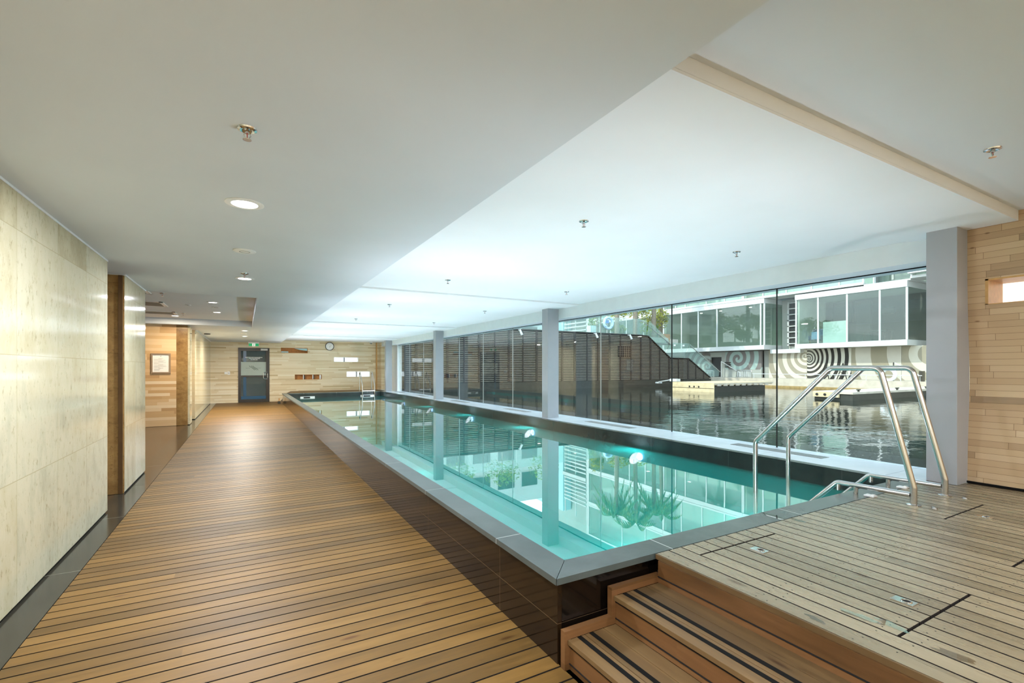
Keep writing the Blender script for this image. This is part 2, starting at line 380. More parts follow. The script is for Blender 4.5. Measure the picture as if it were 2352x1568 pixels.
def arc(pts, rad, seg=6):
    """round the corners of a polyline"""
    pts = [Vector(p) for p in pts]; out = [pts[0]]
    for a, b, c in zip(pts, pts[1:], pts[2:]):
        d1 = (a - b).normalized(); d2 = (c - b).normalized()
        ang = d1.angle(d2); t = min(rad / max(math.tan(ang / 2), .05), (a - b).length * .49, (c - b).length * .49)
        p0 = b + d1 * t; p1 = b + d2 * t
        for i in range(seg + 1):
            k = i / seg; out.append(p0 * (1 - k) ** 2 + b * 2 * k * (1 - k) + p1 * k ** 2)
    out.append(pts[-1]); return out

DZ = .432   # raised deck, coping and sill level
# ================================================================== room shell
b = MB()
for i in range(-30, 230):
    y = i * .1; b.box(-1.02, y + .005, -.025, 1.34, y + .095, 0.0)
struct('floor', b, ('deck_low', 'board_side_shade'), edge=True, label='long lower deck of warm brown timber boards beside the pool', cat='deck')
struct('floor', BX(-1.026, -3, -.10, 1.34, 23, -.07), 'dark_gap', label='dark void under the lower timber deck', cat='floor')
b = BX(-1.30, -3, -.05, -1.026, 23, -.002)
struct('floor', b, 'border_tile', label='dark stone floor strip between stone wall and timber deck', cat='floor')
struct('floor', BX(-5, 5.9, -.06, -1.30, 14.7, -.004), 'corridor_tile', label='brown tiled floor of the side corridor', cat='floor')
struct('floor', MB().box(-5, -3, -.5, 1.33, 23.3, -.062).box(1.331, -3, -.5, 5.29, 1.91, -.062).box(1.331, 21.26, -.5, 5.29, 23.3, -.062), 'dark_gap', label='concrete slab under the decks', cat='floor')

# left wall blocks
struct('wall_left', BX(-1.40, -3, 0.018, -1.206, 6.18, 2.52), 'travertine', label='nearest polished cream travertine wall on the left', cat='wall')
struct('wall_left', BX(-5, -3, 0.0, -1.40, 6.18, 2.53), 'travertine')
b = BX(-5, 7.0, 0.0, -1.40, 8.31, 2.52); struct('wall_left', b, 'brown_stone', label='brown fossil stone end face of the left wall', cat='wall')
struct('wall_left', BX(-1.40, 7.004, 0.018, -1.212, 8.31, 2.52), 'travertine', label='short cream stone wall pier beside the corridor', cat='wall')
struct('trim_1', BX(-1.40, 6.998, 0, -1.215, 7.003, 2.52), 'brown_stone')
struct('trim_1', BX(-1.268, 6.985, 0, -1.228, 6.999, 2.52), 'brown_edge', label='dark groove beside the brown stone face', cat='trim')
struct('wall_left', BX(-5, 14.6, 0, -1.502, 16, 2.68), 'wood_cladding_left', label='striped pale timber wall holding the framed notice', cat='wall')
struct('wall_left', BX(-1.502, 14.6, 0, -1.262, 15.2, 2.68), 'brown_stone', label='mottled brown stone pilaster beside the timber wall', cat='wall')
struct('wall_left', BX(-1.262, 14.605, .018, -1.222, 15.2, 2.52), 'travertine')
struct('wall_left', BX(-2.2, 15.2, 0, -1.50, 16.05, 2.53), 'brown_stone')
struct('wall_left', BX(-2.2, 16.05, .018, -1.222, 23, 2.52), 'travertine', label='farthest cream stone wall leading to the back wall', cat='wall')
struct('wall_left', BX(-5.1, -3, -.06, -5, 23.3, 3), 'white_paint')
for nm, y0, y1 in (('baseboard_left', -3, 6.18), ('baseboard_left', 7.004, 8.31), ('baseboard_left', 16.05, 23)):
    struct(nm, BX(-1.39, y0 + .002, -.002, -1.222, y1 - .002, .017), 'black_rubber')
    struct('trim_2', BX(-1.39, y0 + .002, 2.52, -1.20, y1, 2.5345), 'white_paint')
# far wall with real openings for its niches and door
def wall_with_holes(x0, x1, z0, z1, y0, y1, holes):
    b = MB(); xs = sorted({x0, x1} | {h[0] for h in holes} | {h[1] for h in holes}); zs = sorted({z0, z1} | {h[2] for h in holes} | {h[3] for h in holes})
    for xa, xb in zip(xs, xs[1:]):
        for za, zb in zip(zs, zs[1:]):
            cx, cz = (xa + xb) / 2, (za + zb) / 2
            if any(h[0] < cx < h[1] and h[2] < cz < h[3] for h in holes): continue
            b.box(xa, y0, za, xb, y1, zb)
    bmesh.ops.remove_doubles(b.bm, verts=b.bm.verts[:], dist=1e-5)
    inner = [f for f in b.bm.faces]; seen = {}
    for f in inner:
        k = tuple(round(c, 4) for c in f.calc_center_median()); seen.setdefault(k, []).append(f)
    bmesh.ops.delete(b.bm, geom=[f for fs in seen.values() if len(fs) > 1 for f in fs], context='FACES_ONLY')
    return b
NI = [(1.374, 2.461, 2.112, 2.342), (1.928, 3.044, .937, 1.162), (3.568, 4.653, 1.736, 1.949), (4.123, 5.195, 1.036, 1.288)]
struct('wall_back', wall_with_holes(-5, 5.62, -.05, 2.72, 23, 23.3, NI + [(-.238, .934, -.05, 2.308)]), 'wood_cladding_far',
       label='back wall clad in long pale timber strips around the glazed door', cat='wall')
struct('wall_back', BX(5.62, 22.6, -.05, 6.2, 23.3, 2.72), 'wood_cladding_far')
struct('wall_back', BX(-5, 23.3, -.06, 7, 23.42, 3.2), 'dark_interior')
struct('wall_behind', BX(-5, -3.2, -.06, 6, -3, 3), 'wood_cladding_far')
struct('trim_3', BX(5.46, 22.96, .43, 5.52, 23.0, 2.66), 'frame_wood', label='vertical timber strip at the right end of the back wall', cat='trim')

# ceilings
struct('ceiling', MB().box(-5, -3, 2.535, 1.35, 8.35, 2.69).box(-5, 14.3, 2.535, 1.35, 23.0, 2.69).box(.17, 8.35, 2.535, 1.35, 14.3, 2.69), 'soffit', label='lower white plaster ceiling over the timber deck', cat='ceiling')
struct('ceiling', BX(-5, 8.35, 2.681, .17, 14.3, 2.80), 'ceil', label='raised rectangular ceiling tray over the corridor', cat='ceiling')
struct('ceiling', BX(1.352, 1.38, 2.69, 6.2, 23.0, 2.80), 'ceil', label='white ceiling over the pool', cat='ceiling')
b = BX(1.352, 1.38, 2.675, 5.66, 2.15, 2.689)
for y0, y1 in ((7.4, 8.6), (13.5, 15.1), (19.5, 22.9)): b.box(1.352, y0, 2.664, 5.66, y1, 2.689)
struct('ceiling', b, 'ceil', label='shallow ceiling beams crossing above the pool', cat='ceiling beam')
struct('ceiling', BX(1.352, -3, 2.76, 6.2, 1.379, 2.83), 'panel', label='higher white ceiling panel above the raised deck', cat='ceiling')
struct('ceiling', BX(-5.1, -3.2, 2.84, 6.3, 23.42, 3.05), 'white_concrete')
struct('trim_5', BX(5.652, 1.915, 2.4705, 5.936, 20.85, 2.4755), 'white_paint', label='white strip added under the bulkhead, painting it lit from below', cat='trim')  # brighter sheet so the bulkhead underside looks lit from below
struct('wall_right', BX(5.65, 1.91, 2.476, 6.2, 22.6, 2.689), 'fascia', label='white bulkhead above the long window', cat='bulkhead')
# right wall near: bulging timber cladding with a slot window
def wavy(z):
    t = (z - .432) / 2.3
    return .05 * math.exp(-((t - .40) / .22) ** 2)
b = MB(); zs = [-.06, .43, .44] + [.44 + i * .0545 for i in range(1, 43)] + [2.78]
ys = [-3, -2.2, -1.9, -.4, -.1, 1.585, 1.70]
holes = [(-.1, 1.585), (-1.9, -.4)]
zs = sorted(set([round(z, 4) for z in zs if abs(z - 2.0) > .02 and abs(z - 2.222) > .02] + [2.0, 2.222]))
for ya, yb in zip(ys, ys[1:]):
    for za, zb in zip(zs, zs[1:]):
        if any(h[0] <= ya and yb <= h[1] for h in holes) and za >= 1.999 and zb <= 2.2221: continue
        X0, X1 = 5.6 + wavy(za), 5.6 + wavy(zb)
        b.prism([(X0, ya, za), (X0, yb, za), (X1, yb, zb), (X1, ya, zb)], (.42, 0, 0))
struct('wall_right', b, 'wood_cladding_right', label='timber plank wall at the right end of the raised deck', cat='wall')
struct('wall_right', BX(6.05, -3.2, -.06, 6.2, 1.7, 3), 'white_concrete')
for (y0, y1) in holes:
    w = thing('window_2' if y1 > 0 else 'window_3', (5.8, y0, 2.0), kind='structure')
    if y1 > 0: props(w, 'slot window high in the right timber wall', 'window')
    fr_ = MB().box(5.605, y1 - .02, 2.0, 6.0, y1, 2.222).box(5.605, y0, 2.0, 6.0, y0 + .02, 2.222).box(5.605, y0, 2.208, 6.0, y1, 2.222).box(5.605, y0, 2.0, 6.0, y1, 2.006)
    fr_.build('window_frame', 'frame_wood', w); BX(5.95, y0 + .02, 2.006, 5.96, y1 - .02, 2.208).build('pane', 'lit_window', w)
struct('baseboard_right', BX(5.585, -3, .433, 5.60, 1.7, .452), 'black_rubber')

# columns
yc = [1.70, 8.08, 14.6, 20.8]
labs = ['grey square column beside the near pool handrails', 'grey column third from the front of the long window', 'slim grey column midway along the far glazing', 'farthest grey column in the back right corner']
labs[1] = 'grey column halfway along the pool, left of the life ring view'
for y, l in zip(yc, labs):
    o = BX(5.38, y, DZ + .0005, 5.648, y + .215, 2.6895 if y < 2 or False else 2.664, bev=.004).build('column', 'grey_column', None, label=l, cat='column', group='grey columns along the window')
    o['kind'] = 'structure'

# long window
win = thing('window_1', (5.95, 11, DZ), 'long frameless glass wall beside the pool looking onto the canal', 'window', kind='structure')
jy = [1.70, 3.65, 5.37, 7.11, 8.83, 10.54, 12.26, 13.99, 15.72, 17.46, 19.2, 20.85]
for a, c in zip(jy, jy[1:]): BX(5.945, a + .006, DZ + .002, 5.957, c - .006, 2.47).build('pane', 'clear_glass', win)
for i, y in enumerate(jy[1:-1]): BX(5.943, y - .006, DZ + .001, 5.959, y + .006, 2.47).build('glazing_joint', 'dark_metal' if i < 2 else 'grille_metal', win)
BX(5.938, 1.70, 2.462, 5.964, 20.85, 2.475).build('window_head', 'black_rubber', win)
struct('wall_right', BX(5.9, 20.86, DZ, 6.1, 22.6, 2.476), 'white_paint', label='white wall panel at the far end of the glazing', cat='wall')
struct('trim_4', MB().box(5.30, 1.912, .30, 6.05, 22.6, DZ), 'sill_stone', label='pale stone sill running between pool and glass', cat='sill')
struct('wall_right', BX(5.301, 1.91, -2.0, 6.03, 23.3, .299), 'wet_concrete')
def grille(y0, y1, label):
    t = thing('floor_grille', (5.72, (y0 + y1) / 2, DZ), label, 'grille', 'vent grilles in the window sill')
    MB().box(5.645, y0, DZ, 5.655, y1, DZ + .004).box(5.795, y0, DZ, 5.805, y1, DZ + .004).box(5.655, y0, DZ, 5.795, y0 + .01, DZ + .004).box(5.655, y1 - .01, DZ, 5.795, y1, DZ + .004).build('grille_frame', 'dull_metal', t)
    b = MB().box(5.655, y0 + .01, DZ, 5.795, y1 - .01, DZ + .0015)
    for k in range(9): b.box(5.662 + k * .0148, y0 + .01, DZ + .0015, 5.668 + k * .0148, y1 - .01, DZ + .0035)
    b.build('slats', 'grille_metal', t)
for y0, y1, l in ((2.95, 4.1, 'nearest sill vent grille, behind the pool handrails'), (6.0, 7.22, 'sill vent grille just in front of the second column'), (9.4, 10.5, 'sill vent grille just beyond the second column'),
                  (12.85, 14.0, 'sill vent grille just in front of the third column'), (16.4, 17.5, 'sill vent grille beyond the third column'), (19.3, 20.4, 'farthest sill vent grille near the last column')): grille(y0, y1, l)

# ================================================================== pool
pool = thing('swimming_pool', (3.3, 11.5, 0), 'long raised lap pool with slate coping and dark tiled side', 'swimming pool')
XI, YI, YF = 1.50, 2.08, 21.07     # inner faces
MB().prism([(1.31, 1.895, .40), (1.478, 2.063, .40), (1.478, 21.08, .40), (1.31, 21.25, .40)], (0, 0, .032)).build('coping', 'coping_slate_left', pool)
MB().prism([(1.312, 1.893, .40), (5.3, 1.893, .40), (5.3, 2.061, .40), (1.480, 2.061, .40)], (0, 0, .032)).build('coping', 'coping_slate_near', pool)
MB().prism([(1.31, 21.252, .40), (1.48, 21.09, .40), (5.3, 21.09, .40), (5.3, 21.252, .40)], (0, 0, .032)).build('coping', 'coping_slate_near', pool)
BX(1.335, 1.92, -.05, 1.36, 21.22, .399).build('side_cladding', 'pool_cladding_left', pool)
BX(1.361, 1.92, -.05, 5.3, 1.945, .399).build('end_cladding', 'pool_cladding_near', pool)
BX(1.361, 21.2, -.05, 5.3, 21.225, .399).build('end_cladding', 'black_tile_far', pool)
MB().box(1.480, 2.063, .20, 1.503, 21.09, .396).box(1.480, 2.062, .20, 5.3, 2.083, .396).build('gutter_recess', 'dark_gap', pool)
b = MB()   # stepped edge gutter lines
for k in range(3):
    x = 1.480 + k * .009; z = .426 - k * .012
    b.box(x + .003, 2.065 + k * .008, .30, x + .0075, 21.09, z); b.box(1.483 + k * .009, 2.065 + k * .008, .30, 5.3, 2.069 + k * .008, z)
b.build('edge_gutter', 'dull_metal', pool)
b = MB().box(1.47, 2.05, -1.3, 1.505, 21.1, .39).box(1.47, 2.05, -1.3, 5.3, 2.085, .39).box(1.47, 21.07, -1.3, 5.3, 21.10, .22).box(5.2, 2.05, -1.3, 5.29, 21.1, .22).box(1.47, 2.05, -1.4, 5.3, 21.1, -1.3)
b.build('basin', 'teal_tile', pool)
BX(5.195, 2.09, .225, 5.30, 21.07, .4318).build('upstand', 'black_tile', pool)
BX(1.505, 21.065, .225, 5.19, 21.10, .40).build('upstand', 'black_tile_far', pool)
for y in (5.29, 8.35, 11.35, 14.4, 17.4, 20.3):
    l = MB().lathe([(.0, 0), (.055, 0), (.06, -.012), (.0, -.016)], (5.19, y, .12), 'x', 20).build('pool_light', 'pool_lamp', pool)
    for X_ in (5.08, 1.62):      # right-wall fitting, plus an added left-wall one that lights the ceiling
        li = bpy.data.lights.new('bulb', 'AREA'); li.shape = 'DISK'; li.size = .2; li.energy = POOL; li.color = (1, .68, .79); li.spread = math.radians(175 if X_ > 3 else 105)
        if X_ > 3: li.energy = POOL * 1.9
        else: li.energy = POOL * .8
        lo = bpy.data.objects.new('bulb', li); COL.objects.link(lo); lo.location = Vector((X_, y, .11)) - ORG[pool.name]; lo.parent = pool
        lo.rotation_euler = Vector((-1.3 if X_ > 3 else .3, 0, 1)).to_track_quat('-Z', 'Y').to_euler()
    MB().lathe([(.0, 0), (.055, 0), (.06, .012), (.0, .016)], (1.506, y, .11), 'x', 20).build('pool_light', 'pool_lamp', pool)  # lens of the added, unseen left-wall lamp
for X_ in (2.3, 3.5):           # two added fittings in the near end wall, unseen, lighting the ceiling
    MB().lathe([(.0, 0), (.055, 0), (.06, -.012), (.0, -.016)], (X_, 2.086, .11), 'y', 20).build('pool_light', 'pool_lamp', pool)
    li = bpy.data.lights.new('bulb', 'AREA'); li.shape = 'DISK'; li.size = .2; li.energy = POOL; li.color = (1, .68, .79)
    lo = bpy.data.objects.new('bulb', li); COL.objects.link(lo); lo.location = Vector((X_, 2.2, .11)) - ORG[pool.name]; lo.parent = pool
    lo.rotation_euler = Vector((0, .35, 1)).to_track_quat('-Z', 'Y').to_euler()
for x0, x1 in ((1.97, 2.52), (4.35, 4.95)):
    s_ = MB().box(x0, 21.045, .215, x0 + .12, 21.064, .29).box(x1 - .18, 21.045, .215, x1, 21.064, .28).box(x0, 21.045, .275, x1, 21.064, .292).build('skimmer', 'sill_stone', pool)
    BX(x0 + .12, 21.055, .20, x1 - .18, 21.066, .274).build('skimmer_mouth', 'dark_gap', s_)
o = MB(); o.box(1.505, 2.085, .2385, 5.195, 21.065, .24)
o.build('pool_water', 'pool_water', None, label='still turquoise water filling the lap pool', cat='water', kind='stuff')

def ladder(name_root, mir, label):
    """two bent handrails at X 4.33 and 4.87; mir flips them to the far end"""
    t = thing('pool_handrail', (4.6, mir(1.9), DZ), label, 'handrail', 'stainless pool handrails')
    for X in (4.33, 4.875):
        P_ = [(X, mir(1.615), DZ + .002), (X, mir(1.615), .56), (X, mir(1.83), 1.45), (X, mir(2.19), 1.45), (X, mir(2.87), .74), (X, mir(2.87), -.35)]
        r_ = MB().tube(arc(P_, .07, 7), .0215, 14).build('rail', 'steel', t, smooth=True)
        MB().lathe([(.0, 0), (.045, 0), (.045, .006), (.024, .012), (.0, .013)], (X, mir(1.615), DZ), 'z', 20).build('foot_flange', 'steel', r_, smooth=True)
        q = [(X, mir(1.635), .505), (X, mir(2.14), .495), (X, mir(2.42), .20), (X, mir(2.75), -.3)]
        lo_ = MB().tube(arc(q, .06, 6), .0195, 12).build('lower_rail', 'steel', t, smooth=True)
        for yy in (2.0, 2.13): MB().tube([(X, mir(yy), DZ), (X, mir(yy), .49)], .017, 10).build('bracket', 'steel', lo_, smooth=True)
        MB().box(X - .03, mir(1.86), DZ + .0005, X + .03, mir(1.93), DZ + .012, bev=.003).box(X - .015, mir(1.865), DZ + .012, X + .01, mir(1.885), DZ + .02).build('deck_socket', 'white_plastic', t)
        MB().lathe([(.0, 0), (.02, 0), (.016, .012), (0, .016)], (X + .02, mir(1.50), DZ), 'z', 14).build('bolt_cap', 'dull_metal', t, smooth=True)
    for z in (.05, -.22): MB().box(4.33, mir(2.60), z - .012, 4.875, mir(2.69), z + .012, bev=.004).build('tread', 'white_plastic', t)
    return t
ladder('near', lambda y: y, 'bent stainless steel handrails rising from the raised deck into the near end of the pool')
b = thing('pool_ladder', (4.65, 21.3, DZ), 'small stainless ladder at the far end of the pool', 'ladder', None)
for X in (4.42, 4.94):
    MB().tube(arc([(X, 21.62, DZ), (X, 21.62, 1.18), (X, 21.5, 1.30), (X, 21.02, .72), (X, 20.98, -.4)], .08, 6), .021, 12).build('rail', 'chrome', b, smooth=True)
for z in (.47, .16, -.1): BX(4.42, 20.94, z - .012, 4.94, 21.03, z + .012, bev=.004).build('tread', 'white_plastic', b)

# far raised timber ledge behind the pool
t = thing('timber_ledge', (3.5, 22.1, 0), 'raised timber ledge between the far pool end and back wall', 'ledge')
b = MB()
for k in range(16):
    y = 21.262 + k * .106
    if y + .1 < 22.99: b.box(1.75, y, .40, 5.50, y + .1, DZ)
b.build('boards', 'deck_low', t); MB().prism([(1.35, 21.262, 0), (1.75, 21.262, 0), (1.75, 21.262, .43), (1.62, 21.262, .36)], (0, 1.73, 0)).build('sloped_end', 'riser_wood', t)
t = thing('wall_tap', (1.30, 21.6, 0), 'small copper tap fitting at the far left pool corner', 'tap')
MB().box(1.18, 21.4, 0, 1.27, 21.6, .10, bev=.01).build('base', 'wet_concrete', t); MB().tube(arc([(1.22, 21.5, .10), (1.22, 21.5, .22), (1.22, 21.38, .22), (1.22, 21.36, .15)], .03), .014, 8).build('spout', 'niche_wood', t, smooth=True)

# ================================================================== raised deck and steps
rd = thing('raised_deck', (3.8, .2, DZ), 'raised deck of weathered grey-brown boards at the near pool end', 'deck')
HA = [(2, 9, .86, 1.75, 'deck access hatch nearest the steps', (2.51, 1.64), (2.51, .97)), (22, 29, .45, 1.36, 'deck access hatch in front of the grey corner column', (4.41, 1.25), None), (15, 22, -.1, .86, 'deck access hatch at the right edge of the picture', None, None)]
b = MB(); und = MB(); scr = MB()
for i in range(0, 38):
    x0 = 1.967 + i * .0975 + .005; x1 = min(x0 + .0885, 5.595)
    if x1 - x0 < .02: break
    cuts = [(-2.99, 1.885)]
    for a, c, ya, yb, *_ in HA:
        if a <= i < c:
            cuts = [q for s0, s1 in cuts for q in ((s0, min(s1, ya - .012)), (max(s0, yb + .012), s1)) if q[1] - q[0] > .03]
    for s0, s1 in cuts: b.box(x0, s0, DZ - .032, x1, s1, DZ)
    for y in (1.83, 1.70, 1.32, 1.26, .92, .80, .44, .05):
        for dx in (.022, .066):
            if random.random() < .82:
                scr.lathe([(0, 0), (.0032, 0), (.003, .0006), (0, .0006)], (x0 + dx, y + random.uniform(-.012, .012), DZ), 'z', 8)
b.build('boards', ('deck_high', 'board_side_shade'), rd, edge=True)
scr.build('screw_heads', 'dark_metal', rd, kind='stuff')
MB().box(1.975, -3, -.05, 5.59, 1.885, DZ - .09).build('joists', 'dark_gap', rd)
for hi, (a, c, ya, yb, lab, *pulls) in enumerate(HA):
    t = thing('access_hatch', (1.967 + (a + c) / 2 * .0975, (ya + yb) / 2, DZ), lab, 'hatch', 'lift-out hatches in the raised deck')
    b = MB()
    for i in range(a, c):
        x0 = 1.967 + i * .0975 + .005; b.box(x0, ya, DZ - .024, x0 + .0885, yb, DZ)
    b.build('boards', ('deck_high', 'board_side_shade'), t, edge=True)
    for p in pulls:
        if not p: continue
        x, y = p
        q = BX(x - .028, y - .042, DZ, x + .028, y + .042, DZ + .0035, bev=.0015).build('pull_plate', 'chrome', t)
        MB().lathe([(0, 0), (.016, 0), (.016, .0008), (0, .0008)], (x, y - .008, DZ + .0036), 'z', 18).build('finger_hole', 'dark_gap', q)
        MB().torus((x, y - .008, DZ + .0042), .018, .0028, 'z', 20, 8).build('pull_ring', 'chrome', q, smooth=True)
st = thing('timber_steps', (1.8, .0, 0), 'two brown timber steps with black anti-slip strips', 'steps')
MB().box(1.955, -3, .288, 1.974, 1.86, DZ - .027).build('riser', 'riser_wood', st)
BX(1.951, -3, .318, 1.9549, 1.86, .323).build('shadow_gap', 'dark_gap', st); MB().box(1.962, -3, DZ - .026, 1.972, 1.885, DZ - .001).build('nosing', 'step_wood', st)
# step boards run along Y, widths .105; rows from front to back
def step(xf, xb, z):
    k = 0; x = xf
    for w in (.10, .115, xb - xf - .221):
        BX(x, -3, z - .022, x + w, 1.858, z, bev=.002).build('tread_board', 'step_wood', st); x += w + .003
    MB().box(xf + .012, -3, 0.0 if z < .2 else z - .144, xf + .032, 1.858, z - .024).build('riser', 'riser_wood', st)
    for xs in (xf + .055, xf + .128): BX(xs, -3, z, xs + .024, 1.855, z + .0015).build('anti_slip_strip', 'black_rubber', st)
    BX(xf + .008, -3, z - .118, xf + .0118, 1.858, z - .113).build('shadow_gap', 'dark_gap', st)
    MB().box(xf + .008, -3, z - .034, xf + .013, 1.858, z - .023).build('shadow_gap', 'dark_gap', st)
step(1.642, 1.956, .288); step(1.352, 1.652, .144)
# trim profile against pool side
b = MB(); th = .035
b.prism([(1.335, 1.859, 0), (1.335, 1.859, .186), (1.628, 1.859, .186), (1.628, 1.859, .330), (1.975, 1.859, .330), (1.975, 1.859, .289),
         (1.665, 1.859, .289), (1.665, 1.859, .145), (1.370, 1.859, .145), (1.370, 1.859, 0)], (0, .033, 0))
b.build('side_trim', 'riser_wood', st)

for (x, y, r, l) in ((2.20, 1.0, .05, 'larger wet puddle at the front edge of the raised deck'), (2.235, .905, .045, 'wet puddle just right of the front edge puddle'), (2.02, 1.08, .03, 'small wet smear nearest the steps'),
                     (2.19, .70, .05, 'wet patch at the bottom right deck edge'), (3.17, 1.97, .07, 'splash of water on the near slate coping'), (3.22, 1.82, .04, 'small white splash on the deck beside the coping')):
    bm = MB(); n = 22; ph = random.uniform(0, 6)
    pts = []
    for k in range(n):
        a = 2 * PI * k / n; rr = r * (1 + .25 * math.sin(2 * a + ph) + .15 * math.sin(5 * a + ph * 2))
        pts.append((x + rr * .45 * math.cos(a), y + rr * 1.3 * math.sin(a), DZ + .0002))
    bm.prism(pts, (0, 0, .0012)).build('water_puddle', 'wet_film', None, label=l, cat='puddle', group='puddles on the raised deck')

# ================================================================== ceiling fittings
def downlight(x, y, z, label, e=LAMP, r=.085, col=(.80, .87, 1)):
    t = thing('downlight', (x, y, z), label, 'ceiling light', 'recessed ceiling downlights')
    MB().lathe([(r * .78, 0), (r * 1.15, 0), (r * 1.15, -.004), (r * .86, -.009), (r * .78, -.006)], (x, y, z - .0005), 'z', 32, closed=True).build('trim_ring', 'white_plastic', t, smooth=True)
    MB().lathe([(0, 0), (r * .78, 0), (r * .74, -.004), (0, -.005)], (x, y, z - .0005), 'z', 32).build('lens', 'lamp_lens', t, smooth=True)
    li = bpy.data.lights.new('bulb', 'AREA'); li.shape = 'DISK'; li.size = r * 1.5; li.energy = e; li.color = col
    lo = bpy.data.objects.new('bulb', li); COL.objects.link(lo); lo.location = (0, 0, -.012); lo.parent = t
    return t
for y, l in ((-2.4, None), (.6, None), (3.6, 'nearest round downlight, big and bright on the lower ceiling'), (6.6, 'second round downlight from the front on the lower ceiling'), (15.8, 'downlight beyond the ceiling tray'), (18.6, 'farthest downlight, above the exit sign')):
    downlight(0, y, 2.535, l or 'downlight behind the camera', r=.10 if y < 5 else .09, e=LAMP if y < 10 else 48, col=(.80, .87, 1) if y < 10 else (1, .93, .84))
for x, y, l in ((-.52, 10.5, 'nearest downlight in the ceiling tray'), (-.53, 12.3, 'second downlight in the ceiling tray'), (-1.42, 13.6, 'downlight in the tray nearest the timber wall')): downlight(x, y, 2.681, l, e=10, col=(.85, .9, 1) if y < 13 else (1, .86, .66))

for x, y, l in ((2.6, -.9, 'added fill downlight in the high ceiling panel behind the camera, left'), (4.5, -.9, 'added fill downlight in the high ceiling panel behind the camera, right'), (2.6, -2.3, 'added fill downlight farthest back, left'), (4.5, -2.3, 'added fill downlight farthest back, right')):
    downlight(x, y, 2.76, l, e=9, col=(.90, .94, 1))  # added lamps out of view, brightening deck, right wall and near ceiling

def sprinkler(x, y, z, label):
    t = thing('fire_sprinkler', (x, y, z), label, 'sprinkler', 'ceiling fire sprinklers')
    MB().lathe([(0, 0), (.042, 0), (.040, -.006), (.030, -.010), (.022, -.004), (.0, -.004)], (x, y, z), 'z', 24).build('cover_ring', 'chrome', t, smooth=True)
    b = MB().lathe([(0, -.004), (.011, -.004), (.010, -.022), (0, -.022)], (x, y, z), 'z', 14)
    for s in (-1, 1): b.tube([(x + s * .009, y, z - .02), (x + s * .014, y, z - .030), (x + s * .004, y, z - .046)], .0025, 8)
    b.build('frame_arms', 'chrome', t, smooth=True)
    MB().tube([(x, y, z - .022), (x, y, z - .046)], .0022, 8).build('bulb', plain_red(), t)
    MB().lathe([(0, -.046), (.006, -.046), (.019, -.049), (.0185, -.0505), (0, -.0505)], (x, y, z), 'z', 18).build('deflector', 'chrome', t, smooth=True)
    return t
def plain_red():
    if 'red' not in M: plain('red', 'b03028', .3)
    return 'red'
sprinkler(.01, 2.47, 2.535, 'nearest sprinkler, on the lower ceiling'); 
spots = [(0.0, 6.26, 2.535, 'sprinkler just before the second downlight'), (3.9, 1.07, 2.76, 'sprinkler on the high ceiling panel at right'), (2.495, 3.2, 2.69, 'nearest sprinkler of the row along the pool ceiling middle'),
         (4.58, 3.25, 2.69, 'nearest sprinkler of the row beside the window'), (2.495, 6.28, 2.69, 'second sprinkler of the pool ceiling middle row'), (4.56, 6.3, 2.69, 'second sprinkler of the window side row'),
         (2.46, 9.25, 2.69, 'third sprinkler of the pool ceiling middle row'), (4.55, 9.3, 2.69, 'third sprinkler of the window side row'), (2.44, 12.35, 2.69, 'farthest sprinkler of the pool ceiling middle row'),
         (4.5, 12.35, 2.69, 'farthest sprinkler of the window side row'), (-1.18, 9.63, 2.681, 'sprinkler in the ceiling tray beside the nearest vent'), (-1.2, 12.9, 2.681, 'sprinkler in the ceiling tray beside the farthest vent')]
sp0 = [o for o in COL.objects if o.name == 'fire_sprinkler'][0]
for x, y, z, l in spots: dup(sp0, (x, y, z), l)
def disc(x, y, z, r, label, name='ceiling_disc', cat='speaker'):
    t = thing(name, (x, y, z), label, cat)
    MB().lathe([(0, 0), (r, 0), (r, -.005), (r * .92, -.009), (0, -.010)], (x, y, z - .0005), 'z', 32).build('cover', 'white_plastic', t, smooth=True)
    MB().torus((x, y, z - .0105), r * .45, .002, 'z', 24, 6).build('ring', 'grey_grille', t)
disc(0, 5.05, 2.535, .095, 'flat white round ceiling plate between the nearest two downlights', 'ceiling_plate', 'ceiling plate')
disc(-.5, 11.3, 2.681, .08, 'flat white round plate between the tray downlights', 'ceiling_plate', 'ceiling plate')
disc(-.96, 11.17, 2.681, .05, 'small white detector disc in the ceiling tray', 'smoke_detector', 'detector')
disc(-.02, 17.1, 2.535, .08, 'white round plate between the two farthest downlights', 'ceiling_plate', 'ceiling plate')
t = thing('ceiling_speaker', (-1.03, 17.8, 2.535), 'small black ceiling fitting near the far stone wall', 'fitting')
MB().lathe([(0, 0), (.09, 0), (.085, -.02), (0, -.028)], (-1.03, 17.8, 2.5345), 'z', 20).build('body', 'black_rubber', t, smooth=True)
t = thing('security_camera', (5.15, 22.5, 2.66), 'small white dome security camera above the back wall', 'camera')
MB().lathe([(0, .0), (.07, 0), (.07, -.03), (0, -.032)], (5.15, 22.6, 2.664), 'z', 20).build('base', 'white_plastic', t, smooth=True)
MB().lathe([(0, -.032), (.058, -.032), (.05, -.07), (.03, -.09), (0, -.096)], (5.15, 22.6, 2.664), 'z', 20).build('dome', 'grey_grille', t, smooth=True)
